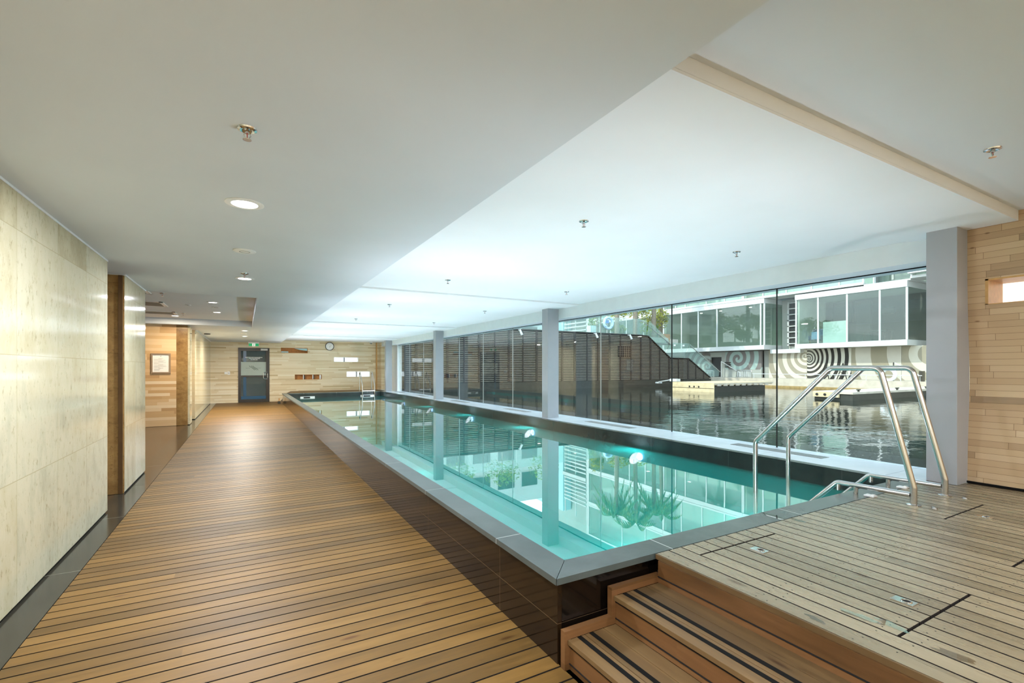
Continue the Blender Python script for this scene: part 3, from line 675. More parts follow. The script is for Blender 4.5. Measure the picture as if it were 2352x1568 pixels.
for x1, ya, yb, l in ((-1.34, 9.25, 9.8, 'nearest return air grille in the ceiling tray'), (-1.33, 10.9, 11.65, 'middle return air grille in the ceiling tray'), (-1.33, 12.7, 13.3, 'farthest return air grille in the ceiling tray')):
    t = thing('ceiling_vent', (x1 - .8, (ya + yb) / 2, 2.681), l, 'vent', 'return air grilles in the ceiling tray')
    x0 = x1 - 1.6; z = 2.680
    MB().box(x0, ya, z - .012, x1, ya + .04, z).box(x0, yb - .04, z - .012, x1, yb, z).box(x1 - .06, ya, z - .012, x1, yb, z).build('vent_frame', 'white_plastic', t)
    b = MB(); k = ya + .05
    while k < yb - .05: b.box(x0, k, z - .008, x1 - .06, k + .012, z); k += .024
    b.build('slats', 'grey_grille', t); BX(x0, ya + .04, z - .002, x1 - .06, yb - .04, z).build('backing', 'dark_gap', t)

# ================================================================== back wall fittings
d = thing('door_1', (.35, 23, 0), 'dark framed glass door with frosted band on the back wall', 'door', kind='structure')
x0, x1, zt = -.236, .932, 2.306
MB().box(x0, 22.97, 0, x0 + .10, 23.08, zt).box(x1 - .13, 22.97, 0, x1, 23.08, zt).box(x0 + .10, 22.97, zt - .13, x1 - .13, 23.08, zt).box(x0 + .10, 22.97, 0, x1 - .13, 23.08, .13).box(x0 + .10, 22.97, 1.075, x1 - .13, 23.08, 1.135).build('door_frame', 'dark_frame', d)
BX(x0 + .10, 23.02, .13, x1 - .13, 23.03, 1.075).build('pane', 'door_glass', d, label='lower glass pane'); p2 = BX(x0 + .10, 23.02, 1.135, x1 - .13, 23.03, zt - .13).build('pane', 'door_glass', d, label='upper glass pane')
BX(x0 + .10, 23.008, 1.14, x1 - .13, 23.018, 1.71).build('frosted_band', 'frost', p2)
# marks seen from behind on the frosted band: three S strokes and tiny lettering
b = MB()
for k in (-1, 0, 1):
    cx = .335 + k * .065; pts = []
    for i in range(15):
        u = i / 14; zz = 1.555 - u * .20; xx = cx + .085 * math.sin((u - .5) * PI) * 1.0 + (.03 if k else .02) * (u - .5)
        pts.append((xx, zz, .004 + .010 * math.sin(u * PI) ** .5))
    vs1 = [(x - w, 23.004, z) for x, z, w in pts]; vs2 = [(x + w, 23.004, z) for x, z, w in pts]
    for i in range(14): b.prism([vs1[i], vs2[i], vs2[i + 1], vs1[i + 1]], (0, .003, 0))
for xa, xb in ((.045, .105), (.11, .15), (.155, .20), (.44, .475), (.48, .52), (.525, .56), (.565, .60)):
    b.box(xa, 23.004, 1.44, xb - .012, 23.007, 1.447); b.box(xa, 23.004, 1.452, xa + .008, 23.007, 1.462); b.box((xa + xb) / 2, 23.004, 1.452, (xa + xb) / 2 + .007, 23.007, 1.46)
b.build('logo', 'logo_grey', p2)
b = MB()
for z, xa, xb in ((1.89, .03, .66), (1.84, .15, .56), (1.79, .22, .47)):
    x = xa
    while x < xb:
        w = random.uniform(.012, .024); b.box(x, 23.012, z, x + w, 23.016, z + random.uniform(.020, .030)); x += w + .006
    if z < 1.8: b.box(.335, 23.012, z, .35, 23.016, z + .05)
b.build('lettering', 'white_plastic', p2)
MB().box(.60, 22.945, 2.20, .86, 22.97, 2.275, bev=.005).build('door_closer', 'grille_metal', d)
MB().tube(arc([(.85, 22.97, 1.27), (.70, 22.91, 1.27), (.70, 22.91, .98), (.85, 22.97, .98)], .06), .016, 12).build('door_handle', 'chrome', d, smooth=True)
MB().tube([(.86, 22.955, 1.22), (.86, 22.955, 1.03)], .014, 10).build('door_handle', 'chrome', d, smooth=True)
BX(-.05, 23.0165, .265, .06, 23.0195, 1.07).build('blue_panel', 'blue_glass_film', d); BX(-.05, 23.0165, 1.712, .06, 23.0195, 2.17).build('blue_panel', 'blue_glass_film', d); BX(-.13, 23.0165, .131, .80, 23.0195, .26).build('blue_panel', 'blue_glass_film', d)
struct('wall_back', BX(-.4, 23.16, 0, 1.1, 23.28, 2.4), 'interior_wall')

labn = ['timber niche with pale blue glass left of the clock', 'low three-celled timber niche above the pool corner', 'upper bright slot window right of the clock', 'lower bright slot window behind the far ladder']
for i, ((xa, xb, za, zb), l) in enumerate(zip(NI, labn)):
    t = thing('wall_niche' if i < 2 else 'window_%d' % (i + 2), (xa, 23, za), l, 'niche' if i < 2 else 'window', kind='structure' if i > 1 else None)
    e = .012
    MB().box(xa, 23.0, za, xb, 23.22, za + e).box(xa, 23.0, zb - e, xb, 23.22, zb).box(xa, 23, za + e, xa + e, 23.22, zb - e).box(xb - e, 23, za + e, xb, 23.22, zb - e).build('lining', 'niche_wood' if i < 2 else 'white_paint', t)
    BX(xa, 23.22, za, xb, 23.23, zb).build('backing', 'niche_wood' if i < 2 else 'lit_window', t)
    if i == 0:
        MB().prism([(xa + .52, 23.03, zb - .02), (xb - .02, 23.03, zb - .02), (xb - .02, 23.03, zb - .13), (xb - .3, 23.03, zb - .09)], (0, .02, 0)).build('glass_shard', 'pale_blue_paint', t)
        MB().box(xa + .015, 23.03, za + .014, xa + .30, 23.05, za + .07).build('glass_shard', 'pale_blue_paint', t)
    if i == 1:
        for x in (xa + .34, xa + .73): MB().box(x, 23.02, za + e, x + .03, 23.2, zb - e).build('divider', 'white_plastic', t); BX(x + .034, 23.03, za + e, x + .07, 23.2, zb - e).build('divider', 'dark_frame', t)
        BX(xb - .09, 23.03, za + e, xb - .03, 23.2, zb - e).build('divider', 'white_plastic', t)
    if i > 1: BX(xa + .44, 23.05, za + e, xa + .49, 23.2, zb - e).build('divider', 'grey_column', t)
t = thing('wall_clock', (3.38, 22.99, 2.44), 'round white wall clock with thin black rim', 'clock')
MB().lathe([(.165, 0), (.19, 0), (.19, .035), (.172, .042), (.165, .03)], (3.38, 22.998, 2.44), 'y', 36, closed=True).build('rim', 'clock_black', t, smooth=True)
fc = MB().lathe([(0, .0), (.166, .0), (.166, .02), (0, .02)], (3.38, 22.998, 2.44), 'y', 36).build('clock_face', 'clock_face', t)
b = MB()
for k in range(12):
    a = k * PI / 6; BX(3.38 + .135 * math.sin(a) - .006, 22.974, 2.44 + .135 * math.cos(a) - .006, 3.38 + .135 * math.sin(a) + .006, 22.977, 2.44 + .135 * math.cos(a) + .006).build('hour_mark', 'grey_grille', fc)
MB().prism([(3.375, 22.97, 2.44), (3.385, 22.97, 2.44), (3.395, 22.97, 2.36), (3.385, 22.97, 2.355)][::-1], (0, .003, 0)).prism([(3.378, 22.97, 2.445), (3.384, 22.97, 2.437), (3.46, 22.97, 2.47), (3.455, 22.97, 2.478)], (0, .003, 0)).build('hands', 'grey_grille', fc)
t = thing('exit_sign', (.33, 22.6, 2.53), 'green exit sign with running figure above the glass door', 'sign')
MB().box(.13, 22.56, 2.475, .53, 22.64, 2.533, bev=.003).build('housing', 'white_plastic', t)
BX(.145, 22.59, 2.36, .515, 22.61, 2.475).build('sign_face', 'white_sign', t)
MB().box(.146, 22.585, 2.362, .272, 22.589, 2.474).box(.390, 22.585, 2.362, .514, 22.589, 2.474).build('green_field', 'green_sign', t)
b = MB(); Y = 22.587     # running figure
def limb(x0, z0, x1, z1, w):
    v = Vector((x1 - x0, 0, z1 - z0)).normalized(); n_ = Vector((-v.z, 0, v.x)) * w
    b.prism([(x0 + n_.x, Y, z0 + n_.z), (x0 - n_.x, Y, z0 - n_.z), (x1 - n_.x, Y, z1 - n_.z), (x1 + n_.x, Y, z1 + n_.z)], (0, .002, 0))
limb(.335, 2.44, .325, 2.41, .007); limb(.325, 2.41, .345, 2.395, .005); limb(.345, 2.395, .335, 2.375, .005); limb(.325, 2.41, .308, 2.39, .005); limb(.308, 2.39, .295, 2.39, .005); limb(.335, 2.437, .352, 2.425, .004); limb(.333, 2.438, .315, 2.43, .004)
b.lathe([(0, 0), (.008, 0), (.008, .002), (0, .002)], (.340, Y + .002, 2.452), 'y', 12); b.build('running_figure', 'green_sign', t)
t = thing('wall_switch', (-.68, 23, 1.24), 'white switch box left of the glass door', 'switch'); BX(-.73, 22.95, 1.19, -.63, 22.999, 1.29, bev=.004).build('box', 'white_plastic', t)
t = thing('wall_switch', (-.58, 23, 1.24), 'grey-rimmed push button plate nearest the glass door', 'switch'); q = BX(-.62, 22.98, 1.17, -.53, 22.999, 1.31, bev=.003).build('plate', 'white_plastic', t); BX(-.60, 22.975, 1.20, -.55, 22.981, 1.27).build('button', 'grille_metal', q)
# framed notice on the corridor wall
t = thing('framed_notice', (-1.815, 14.6, 1.55), 'framed printed notice on the striped timber wall', 'notice')
x0, x1, z0, z1 = -2.016, -1.617, 1.317, 1.817
MB().box(x0, 14.565, z0, x0 + .035, 14.599, z1).box(x1 - .035, 14.565, z0, x1, 14.599, z1).box(x0 + .035, 14.565, z0, x1 - .035, 14.599, z0 + .035).box(x0 + .035, 14.565, z1 - .035, x1 - .035, 14.599, z1).build('picture_frame', 'picture_frame', t)
pp = BX(x0 + .035, 14.585, z0 + .035, x1 - .035, 14.599, z1 - .035).build('paper', 'paper', t)
b = MB()
for k in range(16):
    z = z1 - .13 - k * .02; w = random.uniform(.1, .26) if k % 4 else .10
    if k % 4 == 0: b.box(-1.817 - w / 2, 14.582, z, -1.817 + w / 2, 14.5845, z + .006)
    else: b.box(x0 + .06, 14.582, z, x0 + .06 + w, 14.5845, z + .004)
b.prism([(-1.835, 14.582, z1 - .065), (-1.800, 14.582, z1 - .065), (-1.817, 14.582, z1 - .095)], (0, .002, 0)); b.build('print', 'print_grey', pp)

# ================================================================== outside: canal, quay, docks
o = BX(6.035, -40, .185, 29.96, 23.37, .2).build('canal_water', 'canal_water', None, label='dark green rippled canal water outside the window', cat='water', kind='stuff')
struct('floor', BX(-30, -60, -2.2, 60, 60, -2.0), 'soil')
q = thing('quay', (31, 5, .2), 'concrete quay walkway along the far side of the canal', 'quay')
BX(30, -25, -1, 33.5, 31, .76).build('wall', 'quay_concrete', q); BX(29.97, -25, -.2, 30, 23.4, .32).build('tide_band', 'tide_ochre', q)
t = thing('quay_railing', (30.2, 16, .76), 'low white metal railing along the far quay', 'railing')
MB().tube([(30.15, 10.9, 1.06), (30.15, 20.2, 1.06)], .02, 8).build('top_rail', 'facade_white', t)
for y in (11.8, 13.4, 15.0, 16.7, 18.35, 20.1): MB().tube([(30.15, y, .76), (30.15, y, 1.06)], .018, 8).build('post', 'facade_white', t)

def barrier(x, y0, y1, z0, z1, label):
    t = thing('crowd_barrier', (x, (y0 + y1) / 2, z0), label, 'barrier', 'steel barriers on the quay')
    MB().tube(arc([(x, y0, z0), (x, y0, z1), (x, y1, z1), (x, y1, z0)], .06), .028, 8).build('frame', 'steel', t, smooth=True)
    MB().tube([(x, y0, z0 + .08), (x, y1, z0 + .08)], .018, 8).build('bottom_bar', 'steel', t)
    b = MB(); n = int((y1 - y0) / .13)
    for k in range(1, n): b.tube([(x, y0 + (y1 - y0) * k / n, z0 + .08), (x, y0 + (y1 - y0) * k / n, z1)], .02, 6)
    b.build('bars', 'facade_white', t)
barrier(30.3, 20.35, 21.55, .765, 1.25, 'white barred barrier on the quay under the left balcony')
barrier(30.6, 23.6, 24.9, .765, 1.25, 'barred barrier behind the foot of the glass stair rail')

t = thing('pontoon_dock', (23.1, 17.5, .2), 'timber pontoon with sunlit end face left of the window joint', 'dock')
BX(21, 16.2, -.3, 25.3, 18.9, .50).build('float', 'wet_concrete', t)
MB().box(20.98, 16.18, .56, 25.9, 18.92, .68).box(20.96, 16.16, .20, 21.0, 18.94, .56).build('decking', 'wood_dock', t)
b = MB()
for k in range(9): b.box(21.2 + k * .5, 16.13, .52, 21.5 + k * .5, 16.19, .60)
b.box(20.97, 16.14, .60, 25.95, 16.18, .66); b.build('fender', 'quay_concrete', t)
for yy in (17.1, 17.4, 17.7): MB().lathe([(0, 0), (.05, 0), (.05, .03), (0, .03)], (20.955, yy, .46), 'x', 10).build('bolt', 'dark_metal', t)
BX(20.95, 16.17, .38, 20.965, 18.93, .40).build('dark_seam', 'dark_metal', t)
t = thing('pontoon_dock', (23.5, 10.3, .2), 'dark weathered pontoon behind the pool handrails', 'dock')
BX(20.25, 9.45, -.3, 29.9, 10.85, .44).build('float', 'wet_concrete', t)
BX(20.2, 9.42, .441, 29.9, 10.87, .52).build('decking', 'quay_concrete', t)
BX(20.15, 9.9, .30, 20.24, 10.86, .50).build('fender', 'wood_dock', t)
for yy in (10.1, 10.4, 10.7): MB().lathe([(0, 0), (.05, 0), (.05, -.03), (0, -.03)], (20.15, yy, .40), 'x', 10).build('bolt', 'dark_metal', t)
for i, (x, y, l) in enumerate(((21.0, 9.6, 'nearest mooring cleat on the dark pontoon'), (24.2, 9.6, 'mooring cleat midway along the dark pontoon'), (27.0, 9.6, 'farthest mooring cleat on the dark pontoon'))):
    t = thing('mooring_cleat', (x, y, .52), l, 'cleat', 'mooring cleats'); MB().box(x - .03, y - .03, .52, x + .03, y + .03, .58).tube([(x - .14, y, .60), (x + .14, y, .60)], .022, 8).build('body', 'dark_metal', t)
t = thing('gangway_arm', (24, 20.5, .6), 'slim white gangway arm between slatted wall and sunlit pontoon', 'gangway arm')
MB().tube([(23.5, 22.3, .55), (21.25, 19.1, .80)], .035, 8).build('bar', 'facade_white', t); MB().box(23.35, 22.15, .46, 23.65, 22.45, .55).build('float_foot', 'facade_white', t); MB().box(21.1, 18.7, .70, 21.4, 19.2, .84).build('hinge', 'facade_white', t)

# ---------------------------------------------------------------- slatted retaining wall
sw = thing('slatted_wall', (17, 23.4, .2), 'tall dark timber slatted retaining wall with sloping stair edge', 'wall')
top = [(5.99, 3.64), (22.93, 3.62), (23.64, 3.58), (25.75, 2.13), (27.6, 2.11), (29.9, .74)]
def topz(x):
    for (xa, za), (xb, zb) in zip(top, top[1:]):
        if xa <= x <= xb: return za + (zb - za) * (x - xa) / (xb - xa)
    return top[-1][1]
poly = [(x, 23.47, z) for x, z in top] + [(29.9, 23.47, .3), (5.99, 23.47, .3)]
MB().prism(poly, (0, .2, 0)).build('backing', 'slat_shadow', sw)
b = MB(); z = .70
while z < 3.58:
    # right end of this slat follows the slope
    xe = 5.99
    for k in range(600):
        x = 5.99 + k * .04
        if topz(min(x, 29.9)) > z + .05 and x <= 29.85: xe = x
    b.box(5.99, 23.41, z, xe, 23.45, z + .046); z += .1
b.build('slats', 'slat_wood', sw)
px = [6.65, 7.58, 8.45, 9.26, 10.21, 11.11, 12.06, 12.96, 13.87, 14.8, 15.7, 16.6, 17.54, 18.48, 19.34, 20.3, 21.21, 22.12, 23.0, 23.88, 24.74, 25.66, 26.57, 27.55, 28.36, 29.2]
wide = {7.58, 9.26, 12.96, 11.11, 14.8, 16.6, 17.54, 20.3, 23.0, 23.88, 25.66, 27.55}
for x in px:
    w = .13 if x in wide else .065
    BX(x - w / 2, 23.36, .66, x + w / 2, 23.41, topz(x) - .02).build('post', 'post_dark', sw)
MB().prism([(x, 23.34, z) for x, z in top] + [(x, 23.34, z + .05) for x, z in reversed(top)], (0, .35, 0)).build('capping', 'post_dark', sw)
BX(5.99, 23.38, -1.2, 30, 23.6, .66).build('base_wall', 'wet_concrete', sw)
b = BX(20.95, 23.33, 2.17, 22.02, 23.36, 2.88)
b.build('dark_grille', 'slat_shadow', sw)
b = MB()
for k in range(1, 6): b.box(20.95 + k * .18, 23.32, 2.17, 20.96 + k * .18, 23.33, 2.88)
for k in range(1, 5): b.box(20.95, 23.32, 2.17 + k * .14, 22.02, 23.33, 2.18 + k * .14)
b.build('grille_bars', 'slat_wood', sw)
for x, l in ((13.55, 'white spotlight on the slatted wall left of the grey column'), (18.99, 'white spotlight on the slatted wall below the upper life ring'), (21.81, 'white spotlight nearest the glass stair rail')):
    t = thing('wall_spotlight', (x, 23.3, 3.5), l, 'spotlight', 'white spotlights on the slatted wall')
    MB().tube([(x, 23.34, 3.60), (x, 23.15, 3.58)], .03, 8).build('arm', 'facade_white', t); MB().tube([(x - .03, 23.14, 3.62), (x + .06, 23.05, 3.32)], .055, 10, r2=.07).build('lamp_head', 'facade_white', t)

# ---------------------------------------------------------------- glass balustrade
gb = thing('glass_balustrade', (24, 23.5, 3.6), 'pale green glass balustrade following the stair down the slatted wall', 'balustrade')
def gpan(pts): MB().prism([(x, 23.5, z) for x, z in pts], (0, .015, 0)).build('glass_panel', 'balustrade_glass', gb)
for k in range(9):
    xa = 6.2 + k * 1.83; gpan([(xa, 3.69), (xa + 1.8, 3.69), (xa + 1.8, 4.72), (xa, 4.72)])
gpan([(22.7, 3.68), (23.64, 3.63), (23.64, 4.69), (22.7, 4.72)])
gpan([(23.66, 3.62), (25.35, 2.46), (25.9, 3.30), (23.9, 4.66)]); gpan([(25.40, 2.42), (25.75, 2.18), (27.28, 2.17), (27.83, 3.20), (25.95, 3.24)])
gpan([(27.32, 2.17), (27.6, 2.16), (29.65, .92), (30.15, 1.86), (27.9, 3.18)]); gpan([(29.68, .90), (29.95, .80), (31.0, .82), (31.1, 1.25), (30.2, 1.84)])
MB().tube([(22.95, 23.44, 4.58), (23.3, 23.44, 4.56), (25.87, 23.44, 3.08)], .03, 10).build('handrail', 'chrome', gb, smooth=True)
MB().tube([(27.86, 23.44, 3.05), (31.1, 23.44, 1.17)], .03, 10).build('handrail', 'chrome', gb, smooth=True)
for x, z in ((23.6, 4.36), (24.6, 3.79), (25.5, 3.28), (28.5, 2.66), (29.4, 2.14), (30.4, 1.56)): MB().tube([(x, 23.44, z), (x, 23.5, z - .05)], .03, 8).build('clip', 'chrome', gb)
for x, z in ((26.3, 3.05), (27.2, 3.05)): MB().box(x - .08, 23.47, z - .05, x + .08, 23.5, z + .05).build('clip', 'white_plastic', gb)
MB().prism([(25.2, 23.9, 3.85), (26.3, 23.9, 3.85), (26.3, 23.9, 3.1)], (0, .1, 0)).build('bracing_plate', 'picture_frame', gb)

def lifering(c, R, r, ax, label, mat, post):
    t = thing('life_ring', c, label, 'life ring', 'life rings')
    MB().torus(c, R, r, ax, 36, 12).build('ring', mat, t, smooth=True)
    d = 1.0 if ax == 'y' else 1.0
    for k in range(4):
        a = PI / 4 + k * PI / 2
        cc = Vector(c) + (Vector((math.cos(a), 0, math.sin(a))) if ax == 'y' else Vector((0, math.cos(a), math.sin(a)))) * R
        MB().torus(cc, r * 1.0, r * .22, 'z', 12, 6).build('strap', 'light_blue' if mat == 'ring_blue' else 'rope', t)
    return t
lifering((20.12, 23.3, 4.31), .34, .085, 'y', 'large pale blue life ring above the slatted wall', 'ring_blue', None)
t = thing('ring_post', (20.12, 23.45, 3.64), 'slim white post holding the pale blue life ring', 'post'); MB().tube([(20.12, 23.44, 3.64), (20.12, 23.44, 4.95)], .03, 8).build('pole', 'facade_white', t); BX(20.0, 23.38, 4.3, 20.24, 23.42, 4.5).build('bracket', 'light_blue', t)
lifering((30.1, 12.33, 1.10), .30, .09, 'x', 'white life ring on the quay behind the pool handrails', 'ring_white', None)
t = thing('ring_stand', (30.25, 12.2, .76), 'metal post with diagonal brace holding the white life ring', 'stand')
MB().tube([(30.22, 12.15, .76), (30.22, 12.15, 1.75)], .03, 8).build('pole', 'dark_metal', t); MB().tube([(30.22, 12.1, 1.72), (30.22, 11.0, 1.05), (30.22, 11.0, .76)], .025, 8).build('brace', 'facade_white', t)
b = BX(30.2, 10.9, .76, 30.5, 11.05, 1.3); b.build('control_box', 'dark_frame', None, label='small dark box on a post beside the white life ring stand', cat='box')

# ---------------------------------------------------------------- mural wall under the balconies
mw = thing('mural_wall', (32, 16, .76), 'concrete quay wall painted with grey ring patterns under the balconies', 'wall')
def mp(y0, y1, mat, z0=.765, z1=2.68, x=32.0): BX(x, y0, z0, x + .15, y1, z1).build('mural_panel', mat, mw)
mp(17.62, 20.2, 'mural_spiral'); mp(15.02, 17.61, 'mural_black'); mp(12.50, 15.01, 'mural_bands'); mp(5.0, 12.49, 'mural_right'); mp(-25, 4.99, 'facade_grey')
mp(20.75, 23.65, 'mural_teal', 1.35); mp(20.75, 23.65, 'facade_grey', .765, 1.345); mp(20.21, 20.74, 'facade_grey', x=32.3); mp(23.66, 24.0, 'facade_grey')
mp(24.0, 25.0, 'dark_interior', .765, 2.3, 32.2); mp(24.0, 25.0, 'interior_wall', 2.301, 2.68); mp(25.0, 27.5, 'mural_small'); mp(27.51, 30.4, 'facade_grey')
b = MB()
for k in range(3): b.box(31.9, 23.2 - .02, 1.50 + k * .16, 31.99, 23.64, 1.58 + k * .16)
b.build('louvre_vent', 'dark_metal', mw)
t = thing('quay_stair_rail', (31.6, 22.6, .76), 'thin white handrail of the steps beside the ringed mural', 'handrail')
MB().tube([(31.7, 23.8, 1.95), (31.7, 22.2, 1.1), (31.7, 22.2, .76)], .03, 8).build('rail', 'facade_white', t); MB().tube([(31.7, 23.8, .76), (31.7, 23.8, 1.95)], .025, 8).build('post', 'facade_white', t)
for y, l in ((16.35, 'left black folding frame leaning on the mural wall'), (15.35, 'right black folding frame leaning on the mural wall')):
    t = thing('trestle_frame', (31.7, y, .76), l, 'frame', 'black folding frames on the quay')
    MB().tube([(31.7, y - .22, .77), (31.85, y + .05, 1.75)], .03, 6).tube([(31.7, y + .32, .77), (31.85, y + .05, 1.75)], .03, 6).build('legs', 'dark_metal', t)
    MB().tube([(31.74, y - .15, .98), (31.74, y + .25, .98)], .02, 6).tube([(31.78, y - .08, 1.2), (31.78, y + .18, 1.2)], .02, 6).build('cross_bars', 'dark_metal', t)

# ---------------------------------------------------------------- apartment building across the canal
ap = thing('apartment_building', (33, 16, 2.7), 'white apartment building with glazed balconies across the canal', 'building')
X = 31.0
def bay(y0, y1, z0, z1, muls, depth=3.0, back='interior_wall', ends=(1, 1), lowrail=False, sb=.30):
    """one glazed balcony: slab bands, mullions with panes, back wall, ceiling"""
    BX(X - .05, y0, z0, X + depth, y1, z0 + sb).build('floor_slab', 'facade_white', ap)
    BX(X - .05, y0, z1 - .32, X + depth, y1, z1).build('roof_slab', 'facade_white', ap)
    ys = [y0 + .04] + muls + [y1 - .04]
    for a, c in zip(ys, ys[1:]):
        w = MB().box(X, a - .045, z0 + sb, X + .08, a + .045, z1 - .32).build('window_frame', 'facade_white', ap)
        BX(X + .03, a + .05, z0 + sb, X + .045, c - .05, z1 - .32).build('pane', 'tinted_glass', w)
        if lowrail: BX(X - .01, a + .05, z0 + sb, X + .03, c - .05, z0 + sb + .05).build('rail', 'facade_white', w)
    w = MB().box(X, y1 - .085, z0 + sb, X + .08, y1, z1 - .32).build('window_frame', 'facade_white', ap)
    if ends[0]: BX(X + .1, y0 + .02, z0 + sb, X + depth - .1, y0 + .035, z1 - .32).build('side_pane', 'tinted_glass', ap)
    BX(X + depth, y0, z0, X + depth + .2, y1, z1).build('back_wall', back, ap)
    if ends[1]: BX(X + .12, y1 - .2, z0 + sb, X + depth, y1 - .09, z1 - .32).build('end_wall', 'white_concrete', ap)
bay(19.88, 28.9, 2.73, 6.22, [20.17, 23.65, 25.35, 26.99], ends=(1, 1))
bay(28.92, 39.0, 2.73, 6.22, [31.2, 33.4, 35.6, 37.2], ends=(0, 1))
bay(11.83, 17.8, 2.69, 6.15, [13.12, 14.78, 16.41], depth=3.2)
bay(1.5, 9.6, 2.69, 6.15, [3.2, 5.0, 6.8, 8.4], depth=3.2)
bay(-14, -.8, 2.69, 6.15, [-11.5, -9, -6.5, -3.5], depth=3.2)
# recess between the bays: ladder-like small window
BX(34.2, -.8, 2.69, 34.4, 19.88, 6.2).build('recess_wall', 'facade_grey', ap)
b = MB()
for k in range(8): b.box(32.75, 18.25, 3.1 + k * .40, 32.85, 19.35, 3.16 + k * .40)
b.box(32.75, 18.25, 3.0, 32.85, 18.35, 6.0).box(32.75, 19.25, 3.0, 32.85, 19.35, 6.0).build('small_paned_window', 'facade_white', ap)
BX(32.86, 18.25, 3.0, 32.90, 19.35, 6.0).build('dark_panes', 'dark_interior', ap)
BX(33.0, 17.85, 2.7, 33.1, 19.86, 6.2).build('recess_wall', 'facade_grey', ap)
BX(31.6, 17.82, 2.45, 34, 19.86, 2.72).build('recess_floor', 'facade_white', ap)
# upper storeys
def storey(z0, z1, segs):
    for y0, y1, muls in segs: bay(y0, y1, z0, z1, muls, depth=1.2, back='blind_white', lowrail=True, sb=.10)
storey(6.24, 9.7, [(13.9, 21.5, [15.2, 16.8, 18.4, 20.0]), (21.52, 28.9, [23.0, 24.6, 26.6, 27.6]), (28.92, 39.0, [31, 33, 35, 37]), (-.8, 11.7, [2.0, 4.5, 7.0, 9.5])])
BX(33.3, 11.7, 6.2, 33.5, 13.9, 9.7).build('recess_wall', 'facade_grey', ap)
w = MB().box(32.6, 11.75, 6.55, 32.68, 11.85, 9.6).box(32.6, 13.1, 6.55, 32.68, 13.2, 9.6).box(32.6, 11.85, 7.3, 32.68, 13.9, 7.38).build('window_frame', 'facade_grey', ap)
BX(32.63, 11.75, 6.5, 32.645, 13.88, 9.6).build('pane', 'tinted_glass', w); BX(31, 11.7, 6.16, 33.6, 13.9, 6.24).build('terrace_slab', 'facade_white', ap)
storey(9.72, 13.1, [(11.0, 19.5, [12.8, 14.6, 16.4, 18.0]), (19.52, 28.9, [21, 23, 25, 27]), (28.92, 39.0, [31, 33, 35, 37]), (-.8, 10.98, [2.0, 4.5, 7.0, 9.5])])
storey(13.12, 16.4, [(8, 22.5, [10.5, 13, 15.5, 18, 20.5]), (22.52, 39.0, [25, 28, 31, 34, 37])])
BX(33.6, -14, 6.2, 44, 39, 16.6).build('building_core', 'facade_white', ap)
BX(34.4, -25, .5, 44, 60, 6.19).build('building_core', 'facade_grey', ap)
BX(31, 39.02, 3.6, 34, 39.3, 16.4).build('end_wall', 'facade_white', ap)
# louvred stair tower beyond
lv = thing('louvred_tower', (32, 41, 3.6), 'pale stair tower with horizontal white louvres beyond the promenade', 'building')
BX(32.2, 39.3, 2.7, 44, 48, 17).build('wall', 'facade_grey', lv)
for z0 in (4.2, 7.6, 11.0):
    b = MB()
    for k in range(7): b.box(31.0, 39.4, z0 + k * .40, 31.12, 43.3, z0 + .14 + k * .40)
    b.build('louvres', 'facade_white', lv); BX(30.9, 39.35, z0 - .5, 32.2, 43.5, z0 - .15).build('balcony_slab', 'facade_white', lv)
for y in (39.4, 41.3, 43.2): BX(31.1, y, 3.6, 31.2, y + .1, 15).build('post', 'facade_white', lv)
BX(31, 43.5, 3.6, 32.1, 60, 15).build('side_wing', 'pale_blue_paint', lv)

# things inside the glazed balconies
t = thing('armchair', (32.5, 17.2, 2.99), 'dark blue armchair inside the right glazed balcony', 'chair')
BX(32.1, 16.9, 3.25, 32.9, 17.65, 3.55, bev=.05).build('seat', 'blue_fabric', t); BX(32.7, 16.9, 3.5, 32.95, 17.65, 4.0, bev=.05).build('backrest', 'blue_fabric', t)
for yy in (17.0, 17.55):
    MB().tube([(32.2, yy, 2.99), (32.25, yy, 3.26)], .03, 6).build('leg', 'wood_dock', t)
t = thing('cushion', (32.2, 17.1, 3.5), 'light blue cushion on the dark blue armchair', 'cushion'); BX(32.02, 16.85, 3.3, 32.12, 17.35, 3.78, bev=.03).build('cover', 'light_blue', t)
b = BX(31.35, 14.95, 3.02, 31.45, 16.30, 4.30); b.build('white_screen', 'planter_white', None, label='large white panel standing inside the right glazed balcony', cat='panel')
b = BX(33.95, 15.9, 4.4, 34.15, 17.0, 5.75); b.build('wall_picture', 'dark_interior', None, label='dark blue hanging above the white panel in the balcony', cat='picture')
b = BX(33.95, 14.85, 3.0, 34.15, 15.7, 5.75); b.build('interior_door', 'dark_interior', None, label='tall dark doorway behind the middle balcony mullion', cat='doorway')
b = BX(33.9, 13.6, 4.75, 34.15, 14.3, 5.12); b.build('wall_heater', 'dark_metal', None, label='small dark wall unit high in the right balcony', cat='wall unit')
b = BX(33.95, 12.1, 3.0, 34.15, 13.1, 5.45); b.build('interior_door', 'dark_interior', None, label='dark doorway at the right end of the balcony', cat='doorway')
t = thing('dining_table', (32.8, 13.9, 2.99), 'dark table inside the right glazed balcony', 'table'); BX(32.4, 13.4, 3.62, 33.4, 14.7, 3.67).build('tabletop', 'dark_metal', t)
for xx in (32.5, 33.3):
    for yy in (13.5, 14.6): MB().tube([(xx, yy, 2.99), (xx, yy, 3.62)], .03, 6).build('leg', 'dark_metal', t)
t = thing('air_conditioner', (31.2, 11.2, 6.6), 'white outdoor air conditioner on the upper balcony edge', 'air conditioner')
BX(30.75, 10.75, 6.56, 30.95, 11.6, 7.2, bev=.02).build('case', 'facade_white', t); MB().torus((30.74, 11.1, 6.9), .22, .03, 'x', 20, 6).build('fan_ring', 'white_plastic', t)
